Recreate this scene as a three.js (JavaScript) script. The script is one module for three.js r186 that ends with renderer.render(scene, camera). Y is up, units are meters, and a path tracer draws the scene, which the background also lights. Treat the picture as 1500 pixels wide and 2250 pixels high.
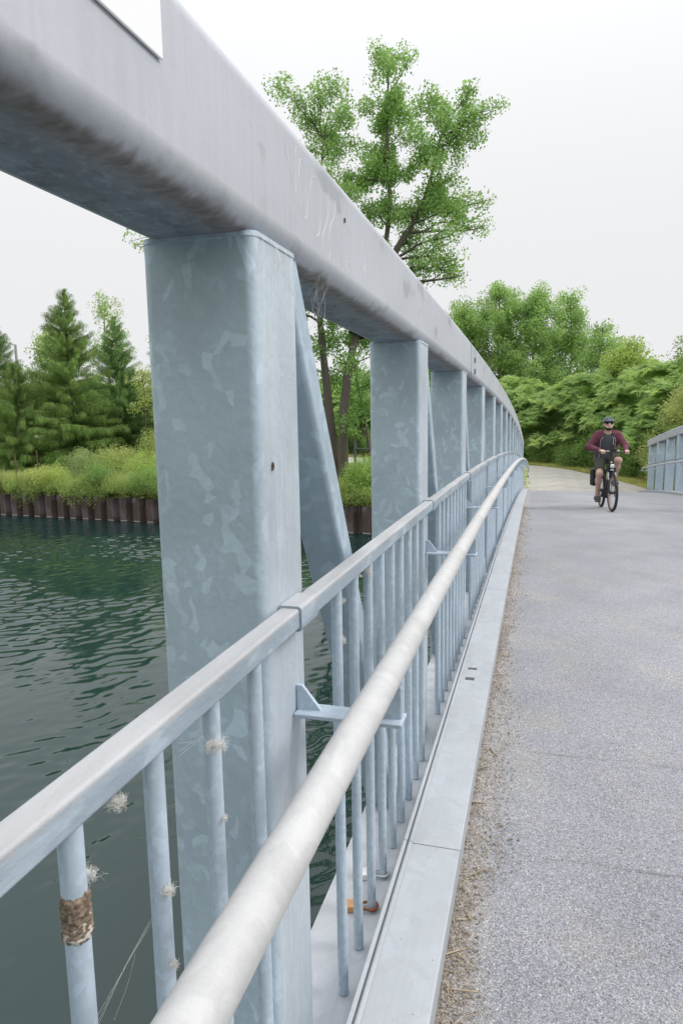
import * as THREE from 'three';
import { mergeGeometries, mergeVertices } from 'three/addons/utils/BufferGeometryUtils.js';
import { RoundedBoxGeometry } from 'three/addons/geometries/RoundedBoxGeometry.js';

// ---------------------------------------------------------------- camera, sky, sun, exposure
const scene = new THREE.Scene();
const camera = new THREE.PerspectiveCamera(73.74, 682 / 1024, 0.05, 1500);
camera.position.set(0, 1.5, 0);
camera.lookAt(-0.2716, 1.5 - 0.1440, -0.9516);
camera.rotateZ(-0.975 * Math.PI / 180);

{ // bright even overcast, a little brighter towards the zenith
  const w = 256, h = 128, d = new Float32Array(w * h * 4);
  for (let j = 0; j < h; j++) {
    const el = ((j + 0.5) / h - 0.5) * Math.PI, s = Math.max(0, Math.sin(el));
    const L = 0.70 + 1.45 * s * s * s;
    for (let i = 0; i < w; i++) { const k = (j * w + i) * 4; d[k] = L * 0.985; d[k + 1] = L * 0.995; d[k + 2] = L * 1.015; d[k + 3] = 1; }
  }
  const t = new THREE.DataTexture(d, w, h, THREE.RGBAFormat, THREE.FloatType);
  t.mapping = THREE.EquirectangularReflectionMapping; t.magFilter = t.minFilter = THREE.LinearFilter; t.needsUpdate = true;
  scene.background = t; scene.environment = t;
}
const sun = new THREE.DirectionalLight(new THREE.Color(1, 0.97, 0.93), 1.5);
sun.position.set(42, 40, -24); sun.target.position.set(0, 0, -14);
sun.castShadow = true; sun.shadow.radius = 34; sun.shadow.mapSize.set(2048, 2048);
Object.assign(sun.shadow.camera, { left: -50, right: 50, top: 50, bottom: -50, near: 1, far: 160 });
scene.add(sun, sun.target);
const renderer = new THREE.WebGLRenderer({ antialias: true });
renderer.toneMapping = THREE.LinearToneMapping;
renderer.toneMappingExposure = 1.22;   // the photograph is exposed bright, the overcast close to white
renderer.shadowMap.enabled = true;

// ---------------------------------------------------------------- helpers
function rng(seed) { let a = seed >>> 0; return () => { a = (a + 0x6D2B79F5) >>> 0; let t = a; t = Math.imul(t ^ (t >>> 15), t | 1); t ^= t + Math.imul(t ^ (t >>> 7), t | 61); return ((t ^ (t >>> 14)) >>> 0) / 4294967296; }; }
const hsh = (x, y, s) => { let h = (Math.imul(x, 374761393) + Math.imul(y, 668265263) + Math.imul(s, 1442695041)) | 0; h = Math.imul(h ^ (h >>> 13), 1274126177); h ^= h >>> 16; return (h >>> 0) / 4294967296; };
const fl = Math.floor, V = (x, y, z) => new THREE.Vector3(x, y, z);
const clamp = (x, a = 0, b = 1) => Math.min(b, Math.max(a, x)), mix = (a, b, t) => a + (b - a) * t;
const sstep = (a, b, x) => { const t = clamp((x - a) / (b - a)); return t * t * (3 - 2 * t); };
// periodic value noise (p = period in cells; 0 = not periodic)
function vn(x, y, p, s, pq = p) {
  const xi = fl(x), yi = fl(y), fx = x - xi, fy = y - yi, u = fx * fx * (3 - 2 * fx), v = fy * fy * (3 - 2 * fy);
  const w = (a, m) => m ? ((a % m) + m) % m : a;
  const x0 = w(xi, p), x1 = w(xi + 1, p), y0 = w(yi, pq), y1 = w(yi + 1, pq);
  return mix(mix(hsh(x0, y0, s), hsh(x1, y0, s), u), mix(hsh(x0, y1, s), hsh(x1, y1, s), u), v);
}
function fbm(x, y, p, s, o = 4, pq = p) { let a = 0, w = 0.5, t = 0; for (let i = 0; i < o; i++) { a += w * vn(x, y, p, s + i, pq); t += w; x *= 2; y *= 2; p *= 2; pq *= 2; w *= 0.5; } return a / t; }
function tex(w, h, fn, srgb = true) {   // fn(u,v) -> [r,g,b] 0..1 as stored
  const d = new Uint8Array(w * h * 4);
  for (let j = 0; j < h; j++) for (let i = 0; i < w; i++) { const c = fn((i + 0.5) / w, (j + 0.5) / h, i, j), k = (j * w + i) * 4; for (let n = 0; n < 3; n++) d[k + n] = clamp(c[n]) * 255; d[k + 3] = 255; }
  const t = new THREE.DataTexture(d, w, h, THREE.RGBAFormat);
  t.wrapS = t.wrapT = THREE.RepeatWrapping; t.magFilter = THREE.LinearFilter; t.minFilter = THREE.LinearMipmapLinearFilter; t.generateMipmaps = true;
  if (srgb) t.colorSpace = THREE.SRGBColorSpace; t.needsUpdate = true; return t;
}
const rep = (t, x, y) => { const c = t.clone(); c.repeat.set(x, y); c.needsUpdate = true; return c; };
const lin = (r, g, b) => new THREE.Color().setRGB(r, g, b);
const mat = (o) => new THREE.MeshStandardMaterial(o);

const used = {};
function numbered(n) { used[n] = (used[n] ?? -1) + 1; return used[n] ? n + '_' + String(used[n]).padStart(3, '0') : n; }
function shadow(o) { o.traverse((m) => { if (m.isMesh) { m.castShadow = m.receiveShadow = true; } }); return o; }
function tag(o, label, category, group, kind) { Object.assign(o.userData, { label, category }); if (group) o.userData.group = group; if (kind) o.userData.kind = kind; return o; }
function top(name, o, label, category, group, kind) { o.name = numbered(name); scene.add(o); return tag(o, label, category, group, kind); }
function part(name, geo, m, parent, label) { const o = new THREE.Mesh(geo, m); o.name = name; parent.add(o); if (label) o.userData.label = label; return o; }
const G = (list) => mergeGeometries(list.map((g) => { g = g.index ? g.toNonIndexed() : g; for (const k of Object.keys(g.attributes)) if (!['position', 'normal', 'uv'].includes(k)) g.deleteAttribute(k); return g; }));

// profile: closed list of {x,y,nx,ny,d}
function rrect(x0, x1, y0, y1, r, seg = 5) {
  const P = [], c = [[x1 - r, y0 + r, -90], [x1 - r, y1 - r, 0], [x0 + r, y1 - r, 90], [x0 + r, y0 + r, 180]];
  for (const [cx, cy, a0] of c) for (let i = 0; i <= seg; i++) { const a = (a0 + 90 * i / seg) * Math.PI / 180; P.push({ x: cx + r * Math.cos(a), y: cy + r * Math.sin(a), nx: Math.cos(a), ny: Math.sin(a) }); }
  P.push({ ...P[0] }); let d = 0; P.forEach((p, i) => { if (i) d += Math.hypot(p.x - P[i - 1].x, p.y - P[i - 1].y); p.d = d; }); return P;
}
function circ(r, n = 14) { const P = []; for (let i = 0; i <= n; i++) { const a = i / n * Math.PI * 2; P.push({ x: r * Math.cos(a), y: r * Math.sin(a), nx: Math.cos(a), ny: Math.sin(a), d: r * a }); } return P; }
// frames: {o,a,b} origin and the two profile axes; counterclockwise profile seen against the sweep direction a x b
function loft(prof, frames, caps = true, us = 1, vs = 1, u0 = 0, v0 = 0) {
  const pos = [], nor = [], uv = [], idx = [], n = prof.length; let len = 0;
  frames.forEach((f, k) => {
    if (k) len += f.o.distanceTo(frames[k - 1].o);
    for (const p of prof) { pos.push(f.o.x + f.a.x * p.x + f.b.x * p.y, f.o.y + f.a.y * p.x + f.b.y * p.y, f.o.z + f.a.z * p.x + f.b.z * p.y); const N = V(f.a.x * p.nx + f.b.x * p.ny, f.a.y * p.nx + f.b.y * p.ny, f.a.z * p.nx + f.b.z * p.ny).normalize(); nor.push(N.x, N.y, N.z); uv.push(u0 + p.d * us, v0 + len * vs); }
  });
  for (let k = 0; k + 1 < frames.length; k++) for (let i = 0; i + 1 < n; i++) { const a = k * n + i, b = a + 1, c = a + n, d = c + 1; idx.push(a, b, c, b, d, c); }
  if (caps) for (const e of [0, frames.length - 1]) {
    const f = frames[e], base = pos.length / 3, N = f.a.clone().cross(f.b).normalize().multiplyScalar(e ? 1 : -1);
    let cx = 0, cy = 0; for (let i = 0; i < n - 1; i++) { cx += prof[i].x / (n - 1); cy += prof[i].y / (n - 1); }
    const put = (x, y) => { pos.push(f.o.x + f.a.x * x + f.b.x * y, f.o.y + f.a.y * x + f.b.y * y, f.o.z + f.a.z * x + f.b.z * y); nor.push(N.x, N.y, N.z); uv.push(u0 + x * us, v0 + y * vs); };
    put(cx, cy); for (const p of prof) put(p.x, p.y);
    for (let i = 0; i + 1 < n; i++) e ? idx.push(base, base + 1 + i, base + 2 + i) : idx.push(base, base + 2 + i, base + 1 + i);
  }
  const g = new THREE.BufferGeometry();
  g.setAttribute('position', new THREE.Float32BufferAttribute(pos, 3)); g.setAttribute('normal', new THREE.Float32BufferAttribute(nor, 3)); g.setAttribute('uv', new THREE.Float32BufferAttribute(uv, 2)); g.setIndex(idx); return g;
}
const AX = V(1, 0, 0), AY = V(0, 1, 0);
// deck profile of the cambered bridge: crest under the camera, s = metres ahead (-z)
const D = (s) => -0.0021 * s - 0.0021 * s * s, DS = (s) => -0.0021 - 0.0042 * s;
function along(prof, s0, s1, step = 0.6, caps = true, us = 1, vs = 1, u0 = 0) {   // sweep along the bridge (profile x = world x, y = height above deck)
  const n = Math.max(1, Math.ceil((s1 - s0) / step)), fr = [];
  for (let i = 0; i <= n; i++) { const s = mix(s1, s0, i / n); fr.push({ o: V(0, D(s), -s), a: AX, b: AY }); }   // far end first: sweep direction is +z
  return loft(prof, fr, caps, us, vs, u0, (s0 % 8) * vs);
}
function upright(x0, x1, sA, sB, y0, y1, r, u0 = 0) {   // vertical rectangular tube
  return loft(rrect(x0, x1, sA, sB, r), [{ o: V(0, y0, 0), a: AX, b: V(0, 0, -1) }, { o: V(0, y1, 0), a: AX, b: V(0, 0, -1) }], true, 1, 1, u0, u0 * 1.7);
}
function box(w, h, d, x, y, z, r = 0) { const g = r ? new RoundedBoxGeometry(w, h, d, 2, r) : new THREE.BoxGeometry(w, h, d); g.translate(x, y, z); return g; }
function rod(a, b, r, n = 10, r2 = r) {   // capped (tapered) cylinder between two points
  const g = new THREE.CylinderGeometry(r2, r, a.distanceTo(b), n, 1); const q = new THREE.Quaternion().setFromUnitVectors(AY, b.clone().sub(a).normalize());
  g.applyQuaternion(q); g.translate((a.x + b.x) / 2, (a.y + b.y) / 2, (a.z + b.z) / 2); return g;
}
function tube(pts, r, seg = 24, n = 6, closed = false) { return new THREE.TubeGeometry(new THREE.CatmullRomCurve3(pts, closed), seg, r, n, closed); }

// ---------------------------------------------------------------- materials
// galvanised spangle: warped cells of slightly different zinc greys
function spangle(px, cells, seed, lift, base, tone, streak) {
  return tex(px, px, (u, v) => {
    const wx = (fbm(u * 10, v * 10, 10, seed + 50, 3) - 0.5) * 2.6, wy = (fbm(u * 10, v * 10, 10, seed + 60, 3) - 0.5) * 2.6;
    const x = u * cells + wx, y = v * cells + wy, xi = fl(x), yi = fl(y); let bd = 9, id = 0;
    for (let a = -1; a <= 1; a++) for (let b = -1; b <= 1; b++) { const cx = (((xi + a) % cells) + cells) % cells, cy = (((yi + b) % cells) + cells) % cells; const dx = xi + a + hsh(cx, cy, seed) - x, dy = yi + b + hsh(cx, cy, seed + 1) - y, d = dx * dx + dy * dy; if (d < bd) { bd = d; id = hsh(cx, cy, seed + 2); } }
    const c = id > 0.76 ? lift * (0.55 + (id - 0.76) * 2) : (id - 0.4) * 0.035;
    const cl = (fbm(u * 4, v * 4, 4, seed + 9, 4) - 0.5) * tone, st = (vn(u * 90, v * 5, 90, seed + 20, 5) * 0.6 + vn(u * 200, v * 12, 200, seed + 21, 12) * 0.4 - 0.5) * streak, gr = (hsh(fl(u * px), fl(v * px), seed + 7) - 0.5) * 0.03;
    const k = 1 + c + cl + st + gr; return [base[0] * k, base[1] * k, base[2] * k];
  });
}
const tZinc = spangle(1024, 38, 11, 0.075, [0.69, 0.755, 0.805], 0.13, 0.035);      // strong spangle (posts)
const tZincFine = spangle(512, 44, 23, 0.05, [0.73, 0.785, 0.835], 0.13, 0.04);       // thin members
const tPale = spangle(512, 26, 37, 0.03, [0.735, 0.735, 0.735], 0.09, 0.03);           // whitened rails and kerb
const zb = tex(256, 256, (u, v) => { const k = fbm(u * 24, v * 24, 24, 3, 4); return [k, k, k]; }, false);
// posts: u = once round the section; the path-side face (first quarter) carries a whiter, streaked weathering skin
const tPost = tex(1024, 2048, (u, v) => {
  const n = 0.92, wx = (fbm(u * 12, v * 26, 12, 150, 3, 26) - 0.5) * 3.0, wy = (fbm(u * 12, v * 26, 12, 160, 3, 26) - 0.5) * 3.0, CU = 40, CV = 76, x = u * CU + wx, y = v * CV + wy, xi = fl(x), yi = fl(y); let bd = 9, id = 0;
  for (let a = -1; a <= 1; a++) for (let b = -1; b <= 1; b++) { const cx = (((xi + a) % CU) + CU) % CU, cy = (((yi + b) % CV) + CV) % CV, dx = xi + a + hsh(cx, cy, 111) - x, dy = (yi + b + hsh(cx, cy, 112) - y) * 0.8, d = dx * dx + dy * dy; if (d < bd) { bd = d; id = hsh(cx, cy, 113); } }
  const fz = fbm(u * 90, v * 190, 90, 165, 3, 190), c = (id + (fz - 0.5) * 0.10 > 0.80 ? 0.04 + Math.max(0, id - 0.80) * 0.26 : (id - 0.4) * 0.03) + (fz > 0.60 ? 0.03 : 0) * sstep(0.45, 0.6, fbm(u * 7, v * 14, 7, 168, 3)), cl = (fbm(u * 4, v * 9, 4, 120, 5, 9) - 0.5) * 0.14, gr = (hsh(fl(u * 1024), fl(v * 2048), 7) - 0.5) * 0.03;
  const w = sstep(0.015, 0.05, u) * sstep(0.275, 0.245, u), st = (vn(u * 260, v * 9, 260, 130, 9) * 0.55 + vn(u * 600, v * 22, 600, 131, 22) * 0.45 - 0.5) * 0.10, pat = (fbm(u * 20, v * 10, 20, 140, 4, 10) - 0.5) * 0.10;
  const k = 1 + c * (1 - 0.75 * w) + cl + gr + w * (0.03 + st + pat); return [mix(0.725, 0.70, w) * k, mix(0.785, 0.735, w) * k, mix(0.83, 0.765, w) * k];
});
const postMat = mat({ map: tPost, roughness: 0.55, metalness: 0.22, bumpMap: rep(zb, 3, 6), bumpScale: 0.001 });
const zinc = mat({ map: tZinc, roughness: 0.55, metalness: 0.3, bumpMap: rep(zb, 2, 2), bumpScale: 0.0012 });
const zincFine = mat({ map: rep(tZincFine, 2, 2), roughness: 0.55, metalness: 0.25, bumpMap: rep(zb, 4, 4), bumpScale: 0.0008 });
const pale = mat({ map: tPale, roughness: 0.6, metalness: 0.1, bumpMap: rep(zb, 3, 3), bumpScale: 0.0008 });
// top chord: u runs round the section (1 = full perimeter), v along; streaky grime sits on the rounded lower path-side corner
const CH = { x0: -0.7275, x1: -0.4875, y0: 1.83, y1: 2.097, r: 0.042 };
const chProf = rrect(CH.x0, CH.x1, CH.y0, CH.y1, CH.r, 7), chPer = chProf[chProf.length - 1].d;
const tChord = tex(1024, 2048, (u, v) => {
  const sx = u * chPer, cl = (fbm(u * 3, v * 9, 3, 70, 5, 9) - 0.5) * 0.12, sm = sstep(0.60, 0.72, fbm(u * 8 + 3, v * 20, 8, 80, 5, 20)) * 0.11;
  const st = (vn(u * 10, v * 500, 10, 82, 500) - 0.5) * 0.03, gr = (hsh(fl(u * 1024), fl(v * 2048), 6) - 0.5) * 0.03;
  let k = 1 + cl - sm + st + gr, r = 0.715 * k, g = 0.727 * k, b = 0.752 * k;
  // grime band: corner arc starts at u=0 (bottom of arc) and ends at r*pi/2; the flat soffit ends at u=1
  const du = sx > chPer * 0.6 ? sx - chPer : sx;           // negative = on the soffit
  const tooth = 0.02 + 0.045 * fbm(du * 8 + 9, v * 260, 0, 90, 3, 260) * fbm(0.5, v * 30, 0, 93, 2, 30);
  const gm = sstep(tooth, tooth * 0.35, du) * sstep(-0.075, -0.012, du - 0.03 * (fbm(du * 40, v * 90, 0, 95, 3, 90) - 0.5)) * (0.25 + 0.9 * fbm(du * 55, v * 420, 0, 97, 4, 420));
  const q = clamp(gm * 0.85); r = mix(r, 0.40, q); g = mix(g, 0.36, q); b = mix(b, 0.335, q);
  const soff = du < -0.01 && du > -0.16 ? 1 : 0;             // underside shade painted in as darker grey, together with mottled dust trails
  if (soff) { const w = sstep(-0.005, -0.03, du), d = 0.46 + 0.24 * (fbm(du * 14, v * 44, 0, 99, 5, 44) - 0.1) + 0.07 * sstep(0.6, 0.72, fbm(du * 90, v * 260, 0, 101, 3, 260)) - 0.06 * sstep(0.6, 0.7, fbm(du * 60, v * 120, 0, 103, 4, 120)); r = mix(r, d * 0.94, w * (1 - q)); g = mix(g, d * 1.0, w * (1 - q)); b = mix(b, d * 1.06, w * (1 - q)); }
  return [r, g, b];
});
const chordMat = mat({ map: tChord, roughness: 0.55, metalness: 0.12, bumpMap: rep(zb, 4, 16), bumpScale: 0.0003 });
// rails: u = once round the section; the upper face is bleached, the sides keep a bluish zinc
const tRail = tex(256, 1024, (u, v) => {
  const e = (fbm(u * 30, v * 60, 30, 171, 3, 60) - 0.5) * 0.05, w = sstep(0.20, 0.26, u + e) * sstep(0.56, 0.49, u + e), cl = (fbm(u * 4, v * 14, 4, 173, 4, 14) - 0.5) * 0.16, gr = (hsh(fl(u * 256), fl(v * 1024), 175) - 0.5) * 0.04, p = sstep(0.5, 0.72, fbm(u * 6, v * 26, 6, 177, 4, 26)) * 0.07;
  const k = 1 + cl + gr; return [mix(0.59 + p, 0.685, w) * k, mix(0.64 + p, 0.69, w) * k, mix(0.685 + p, 0.70, w) * k];
});
const railMat = mat({ map: tRail, roughness: 0.58, metalness: 0.12, bumpMap: rep(zb, 1, 6), bumpScale: 0.0008 });
const kerbMat = mat({ map: spangle(512, 20, 41, 0.025, [0.675, 0.69, 0.71], 0.10, 0.03), roughness: 0.62, metalness: 0.1, bumpMap: rep(zb, 3, 3), bumpScale: 0.0006 });
const dark = mat({ color: lin(0.02, 0.02, 0.022), roughness: 0.8 });
const boltMat = mat({ color: lin(0.22, 0.25, 0.28), roughness: 0.5, metalness: 0.5 });
// asphalt, 2 m tile
const tAsph = tex(2048, 2048, (u, v, i, j) => {
  const a = vn(u * 760, v * 760, 760, 1), b = vn(u * 400, v * 400, 400, 2), c = hsh(i, j, 4), m = fbm(u * 6, v * 6, 6, 5, 5);
  let k = 0.556 + (a - 0.5) * 0.26 + (b - 0.5) * 0.09 + (c - 0.5) * 0.10 + (m - 0.5) * 0.07;
  if (a > 0.88) k += 0.10; if (a < 0.12) k -= 0.10;
  const w = (vn(u * 300 + 7, v * 300, 300, 8) - 0.5) * 0.03 + 0.015 * sstep(0.6, 0.8, fbm(u * 14, v * 14, 14, 15, 4));
  return [k + w * 0.7, k + w * 0.2 + 0.004, k - w * 0.5 + 0.026];
});
const tAsphB = tex(1024, 1024, (u, v, i, j) => { const k = vn(u * 210, v * 210, 210, 1) * 0.6 + vn(u * 400, v * 400, 400, 2) * 0.4; return [k, k, k]; }, false);
const asphalt = mat({ map: rep(tAsph, 0.5, 0.5), vertexColors: true, roughness: 0.92, bumpMap: rep(tAsphB, 1, 1), bumpScale: 0.002 });
const tGrav = tex(512, 512, (u, v, i, j) => { const k = 0.62 + (vn(u * 120, v * 120, 120, 1) - 0.5) * 0.22 + (fbm(u * 6, v * 6, 6, 3, 4) - 0.5) * 0.12 + (hsh(i, j, 2) - 0.5) * 0.08; return [k * 1.01, k * 0.985, k * 0.94]; });
const gravel = mat({ map: rep(tGrav, 0.5, 0.5), roughness: 0.95 });
const tSoil = tex(512, 512, (u, v) => { const k = fbm(u * 8, v * 8, 8, 3, 6), q = sstep(0.35, 0.6, fbm(u * 20, v * 20, 20, 9, 3)); return [mix(0.36, 0.40, q) * (0.7 + k * 0.6), mix(0.33, 0.46, q) * (0.7 + k * 0.6), mix(0.22, 0.2, q) * (0.7 + k * 0.6)]; });
const soil = mat({ map: rep(tSoil, 0.3, 0.3), roughness: 1 });
const waterMat = new THREE.MeshPhysicalMaterial({ color: lin(0.010, 0.031, 0.030), roughness: 0.03, metalness: 0, ior: 1.5, specularIntensity: 1 });
const leafMat = (r, g, b, t = 0.35) => new THREE.MeshPhysicalMaterial({ color: lin(r, g, b), roughness: 1, transmission: t, thickness: 0, side: THREE.DoubleSide, specularIntensity: 0.4 });
const bark = mat({ color: lin(0.155, 0.13, 0.11), roughness: 0.95, bumpMap: rep(zb, 3, 3), bumpScale: 0.02 });
const barkPale = mat({ color: lin(0.20, 0.185, 0.165), roughness: 0.95 });

// ---------------------------------------------------------------- the bridge
const S1 = 1.1883, BAY = 1.8393, TP = 0.2264, PX0 = -0.7252, PX1 = -0.4924, FIRST = -2, LAST = 15, END = 29.35, CX = 1.87;
const XR = -0.4675, HR = 1.1196, XH = -0.2836, HH = 0.9655, XK = -0.2095;
const bridge = top('footbridge', new THREE.Group(), 'pale galvanised steel truss footbridge with side railings, cambered over green water', 'footbridge');
const mir = (g, right) => { if (!right) return g; g.scale(-1, 1, 1); g.translate(2 * CX, 0, 0); const i = g.index; if (i) { const a = i.array; for (let k = 0; k < a.length; k += 3) { const t = a[k]; a[k] = a[k + 1]; a[k + 1] = t; } } else { for (const n of ['position', 'normal', 'uv']) { const at = g.attributes[n], m = at.itemSize; if (!at) continue; for (let k = 0; k < at.count; k += 3) for (let c = 0; c < m; c++) { const p = k * m + c, q = p + m, t = at.array[p]; at.array[p] = at.array[q]; at.array[q] = t; } } } return g; };
const R0 = rng(5); let chordL = null;
const PPER = rrect(0, PX1 - PX0, 0, TP, 0.024).at(-1).d;
function postGeo(s, y0, y1) { const f = (y) => ({ o: V(0, y, 0), a: AX, b: V(0, 0, -1) }); return loft(rrect(PX0, PX1, s, s + TP, 0.024), [f(y0), f(y1)], true, 1 / PPER, 0.5, 0, R0()); }
function weldRing(x0, x1, sA, sB, y, h, o) { return upright(x0 - o, x1 + o, sA - o, sB + o, y, y + h, 0.03); }
for (const right of [false, true]) {
  const M = (g) => mir(g, right), s0 = -4.2;
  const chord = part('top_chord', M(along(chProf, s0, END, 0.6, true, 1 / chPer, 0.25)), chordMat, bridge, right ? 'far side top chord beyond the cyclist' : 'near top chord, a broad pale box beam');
  if (!right) chordL = chord;
  part('bottom_chord', M(along(rrect(PX0 + 0.004, PX1 - 0.004, -0.98, -0.74, 0.03), s0, 25.5, 0.9)), zinc, bridge);
  for (let i = FIRST; i <= LAST; i++) {
    const s = S1 + i * BAY, d = D(s + TP / 2), yTop = d + CH.y0 + 0.004, po = part('post', M(postGeo(s, d - 0.80, yTop)), postMat, bridge);
    part('weld_bead', M(weldRing(PX0, PX1, s, s + TP, d + CH.y0 - 0.006, 0.008, 0.0025)), postMat, po);
    // diagonal: leaves the top of this post and falls forward to the foot of the next
    if (i < LAST) {
      const a = V(0, d + CH.y0 - 0.01, -(s + TP + 0.015)), b = V(0, d - 0.76, -(s + BAY - 0.08)), dir = b.clone().sub(a).normalize(), n = V(0, 0, 0).crossVectors(dir, AX).normalize();
      part('diagonal_brace', M(loft(rrect(-0.625, -0.51, -0.043, 0.043, 0.014, 4), [{ o: a, a: AX, b: n }, { o: b, a: AX, b: n }], true, 1, 1, R0() * 3, R0() * 3)), zinc, bridge);
    }
  }
  // rail panels, one per bay
  const stuff = [];
  for (let i = FIRST; i < LAST; i++) {
    const sa = S1 + i * BAY + 0.085, sb = sa + BAY - 0.003, skip = right && i < 6;
    const pn = new THREE.Group(); pn.name = 'railing_panel'; bridge.add(pn);
    part('top_rail', M(along(rrect(XR - 0.021, XR + 0.021, HR - 0.042, HR, 0.006, 3), sa, sb, 0.7, true, 1 / 0.158, 0.5)), railMat, pn);
    // sleeve that ties the rail end to the post
    const sv = sa - 0.028;
    part('rail_sleeve', M(along(rrect(XR - 0.0258, XR + 0.0258, HR - 0.0472, HR + 0.0048, 0.008, 3), sv, sv + 0.105, 0.2, true, 1 / 0.194, 0.5)), railMat, pn);
    for (let k = 0; k < 9; k++) {
      const sp = S1 + i * BAY + 0.39 + 0.165 * k, y0 = D(sp) - 0.047, y1 = D(sp) + HR - 0.045;
      const g = new THREE.CylinderGeometry(0.0138, 0.0138, y1 - y0, 14, 1); g.translate(XR, (y0 + y1) / 2, -sp);
      const uvA = g.attributes.uv, o1 = R0(), o2 = R0(); for (let q = 0; q < uvA.count; q++) uvA.setXY(q, uvA.getX(q) * 0.09 + o1, uvA.getY(q) * 1.1 + o2);
      M(g);
      if (skip) stuff.push(g); else part('baluster', g, zincFine, pn);
    }
  }
  if (stuff.length) { const o = part('baluster_row', G(stuff), zincFine, bridge); o.userData.kind = 'stuff'; }
  // round hand rail with a turned-down end
  const hp = []; for (let s = s0; s <= END + 0.05; s += 0.6) hp.push(V(XH, D(s) + HH, -s));
  const e = END + 0.3; if (!right) hp.push(V(XH, D(e) + HH - 0.01, -e), V(XH, D(e) + HH - 0.06, -e - 0.09), V(XH, D(e) + HH - 0.2, -e - 0.1), V(XH, D(e) + HH - 0.29, -e - 0.02), V(XH, D(e) + HH - 0.3, -e + 0.3));
  const hg = tube(hp, 0.0302, 300, 20); { const u = hg.attributes.uv; for (let q = 0; q < u.count; q++) u.setXY(q, u.getX(q) * 36, u.getY(q) * 0.19); }
  const hand = part('handrail', M(hg), pale, bridge);
  for (let i = FIRST; i <= LAST; i++) {   // flat bar bracket from each post, with a gusset and a short upright under the rail
    const sm = S1 + i * BAY + 0.155, d = D(sm), y = d + HH - 0.105, x0 = PX1 + 0.002, x1 = XH + 0.03;
    const bar = new RoundedBoxGeometry(x1 - x0, 0.01, 0.062, 2, 0.003); bar.translate((x0 + x1) / 2, y, -sm);
    const upr = new RoundedBoxGeometry(0.05, 0.075, 0.012, 2, 0.003); upr.translate(XH, y + 0.038, -sm);
    const gs = new THREE.Shape([new THREE.Vector2(0, 0), new THREE.Vector2(0.055, 0), new THREE.Vector2(0.012, 0.055), new THREE.Vector2(0, 0.055)]), gg = new THREE.ExtrudeGeometry(gs, { depth: 0.01, bevelEnabled: false }); gg.translate(x0, y + 0.004, -sm - 0.005);
    part('handrail_bracket', M(G([bar, upr, gg])), zincFine, hand);
  }
  // kerb: a folded plate beam with an upstand along its outer edge; two slots at the splice near the third post
  const kp = (x0, x1) => rrect(x0, x1, -0.02, 0.08, 0.006, 3), KX0 = -0.385;
  const cuts = right ? [] : [[3.60, 3.645], [3.765, 3.80]];
  for (let i = FIRST; i < LAST; i += 2) {
    const a = i === FIRST ? s0 : S1 + i * BAY + 0.9, b = (i + 2 >= LAST ? END : S1 + (i + 2) * BAY + 0.9) - 0.004, gs = [];
    let from = a; for (const [c0, c1] of cuts) if (c0 > a && c1 < b) { gs.push(along(kp(KX0, XK), from, c0, 0.9)); gs.push(along(kp(KX0, -0.345), c0 + 0.0005, c1 - 0.0005, 1), along(kp(-0.298, XK), c0 + 0.0005, c1 - 0.0005, 1)); from = c1; }
    gs.push(along(kp(KX0, XK), from, b, 0.9));
    const kb = part('kerb', M(G(gs)), kerbMat, bridge);
    part('kerb_upstand', M(along(rrect(KX0 - 0.0135, KX0 - 0.0015, -0.05, 0.088, 0.003, 2), a, b, 0.9)), kerbMat, kb);
    part('kerb_rib', M(along(rrect(KX0 + 0.006, KX0 + 0.018, 0.078, 0.086, 0.003, 2), a, b, 0.9)), kerbMat, kb);
  }
  // ledge plate at the foot of the balusters, one per bay
  for (let i = FIRST; i < LAST; i++) { const a = S1 + i * BAY - 0.13, b = a + BAY - 0.005; part('ledge_plate', M(along(rrect(-0.627, -0.401, -0.062, -0.05, 0.003, 2), a, b, 0.9, true, 1, 1, R0() * 2)), kerbMat, bridge); }
}
part('deck_slab', along(rrect(-0.398, 2 * CX + 0.398, -0.32, -0.07, 0.01, 2), -4.2, END - 0.02, 0.9), zinc, bridge);
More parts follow.
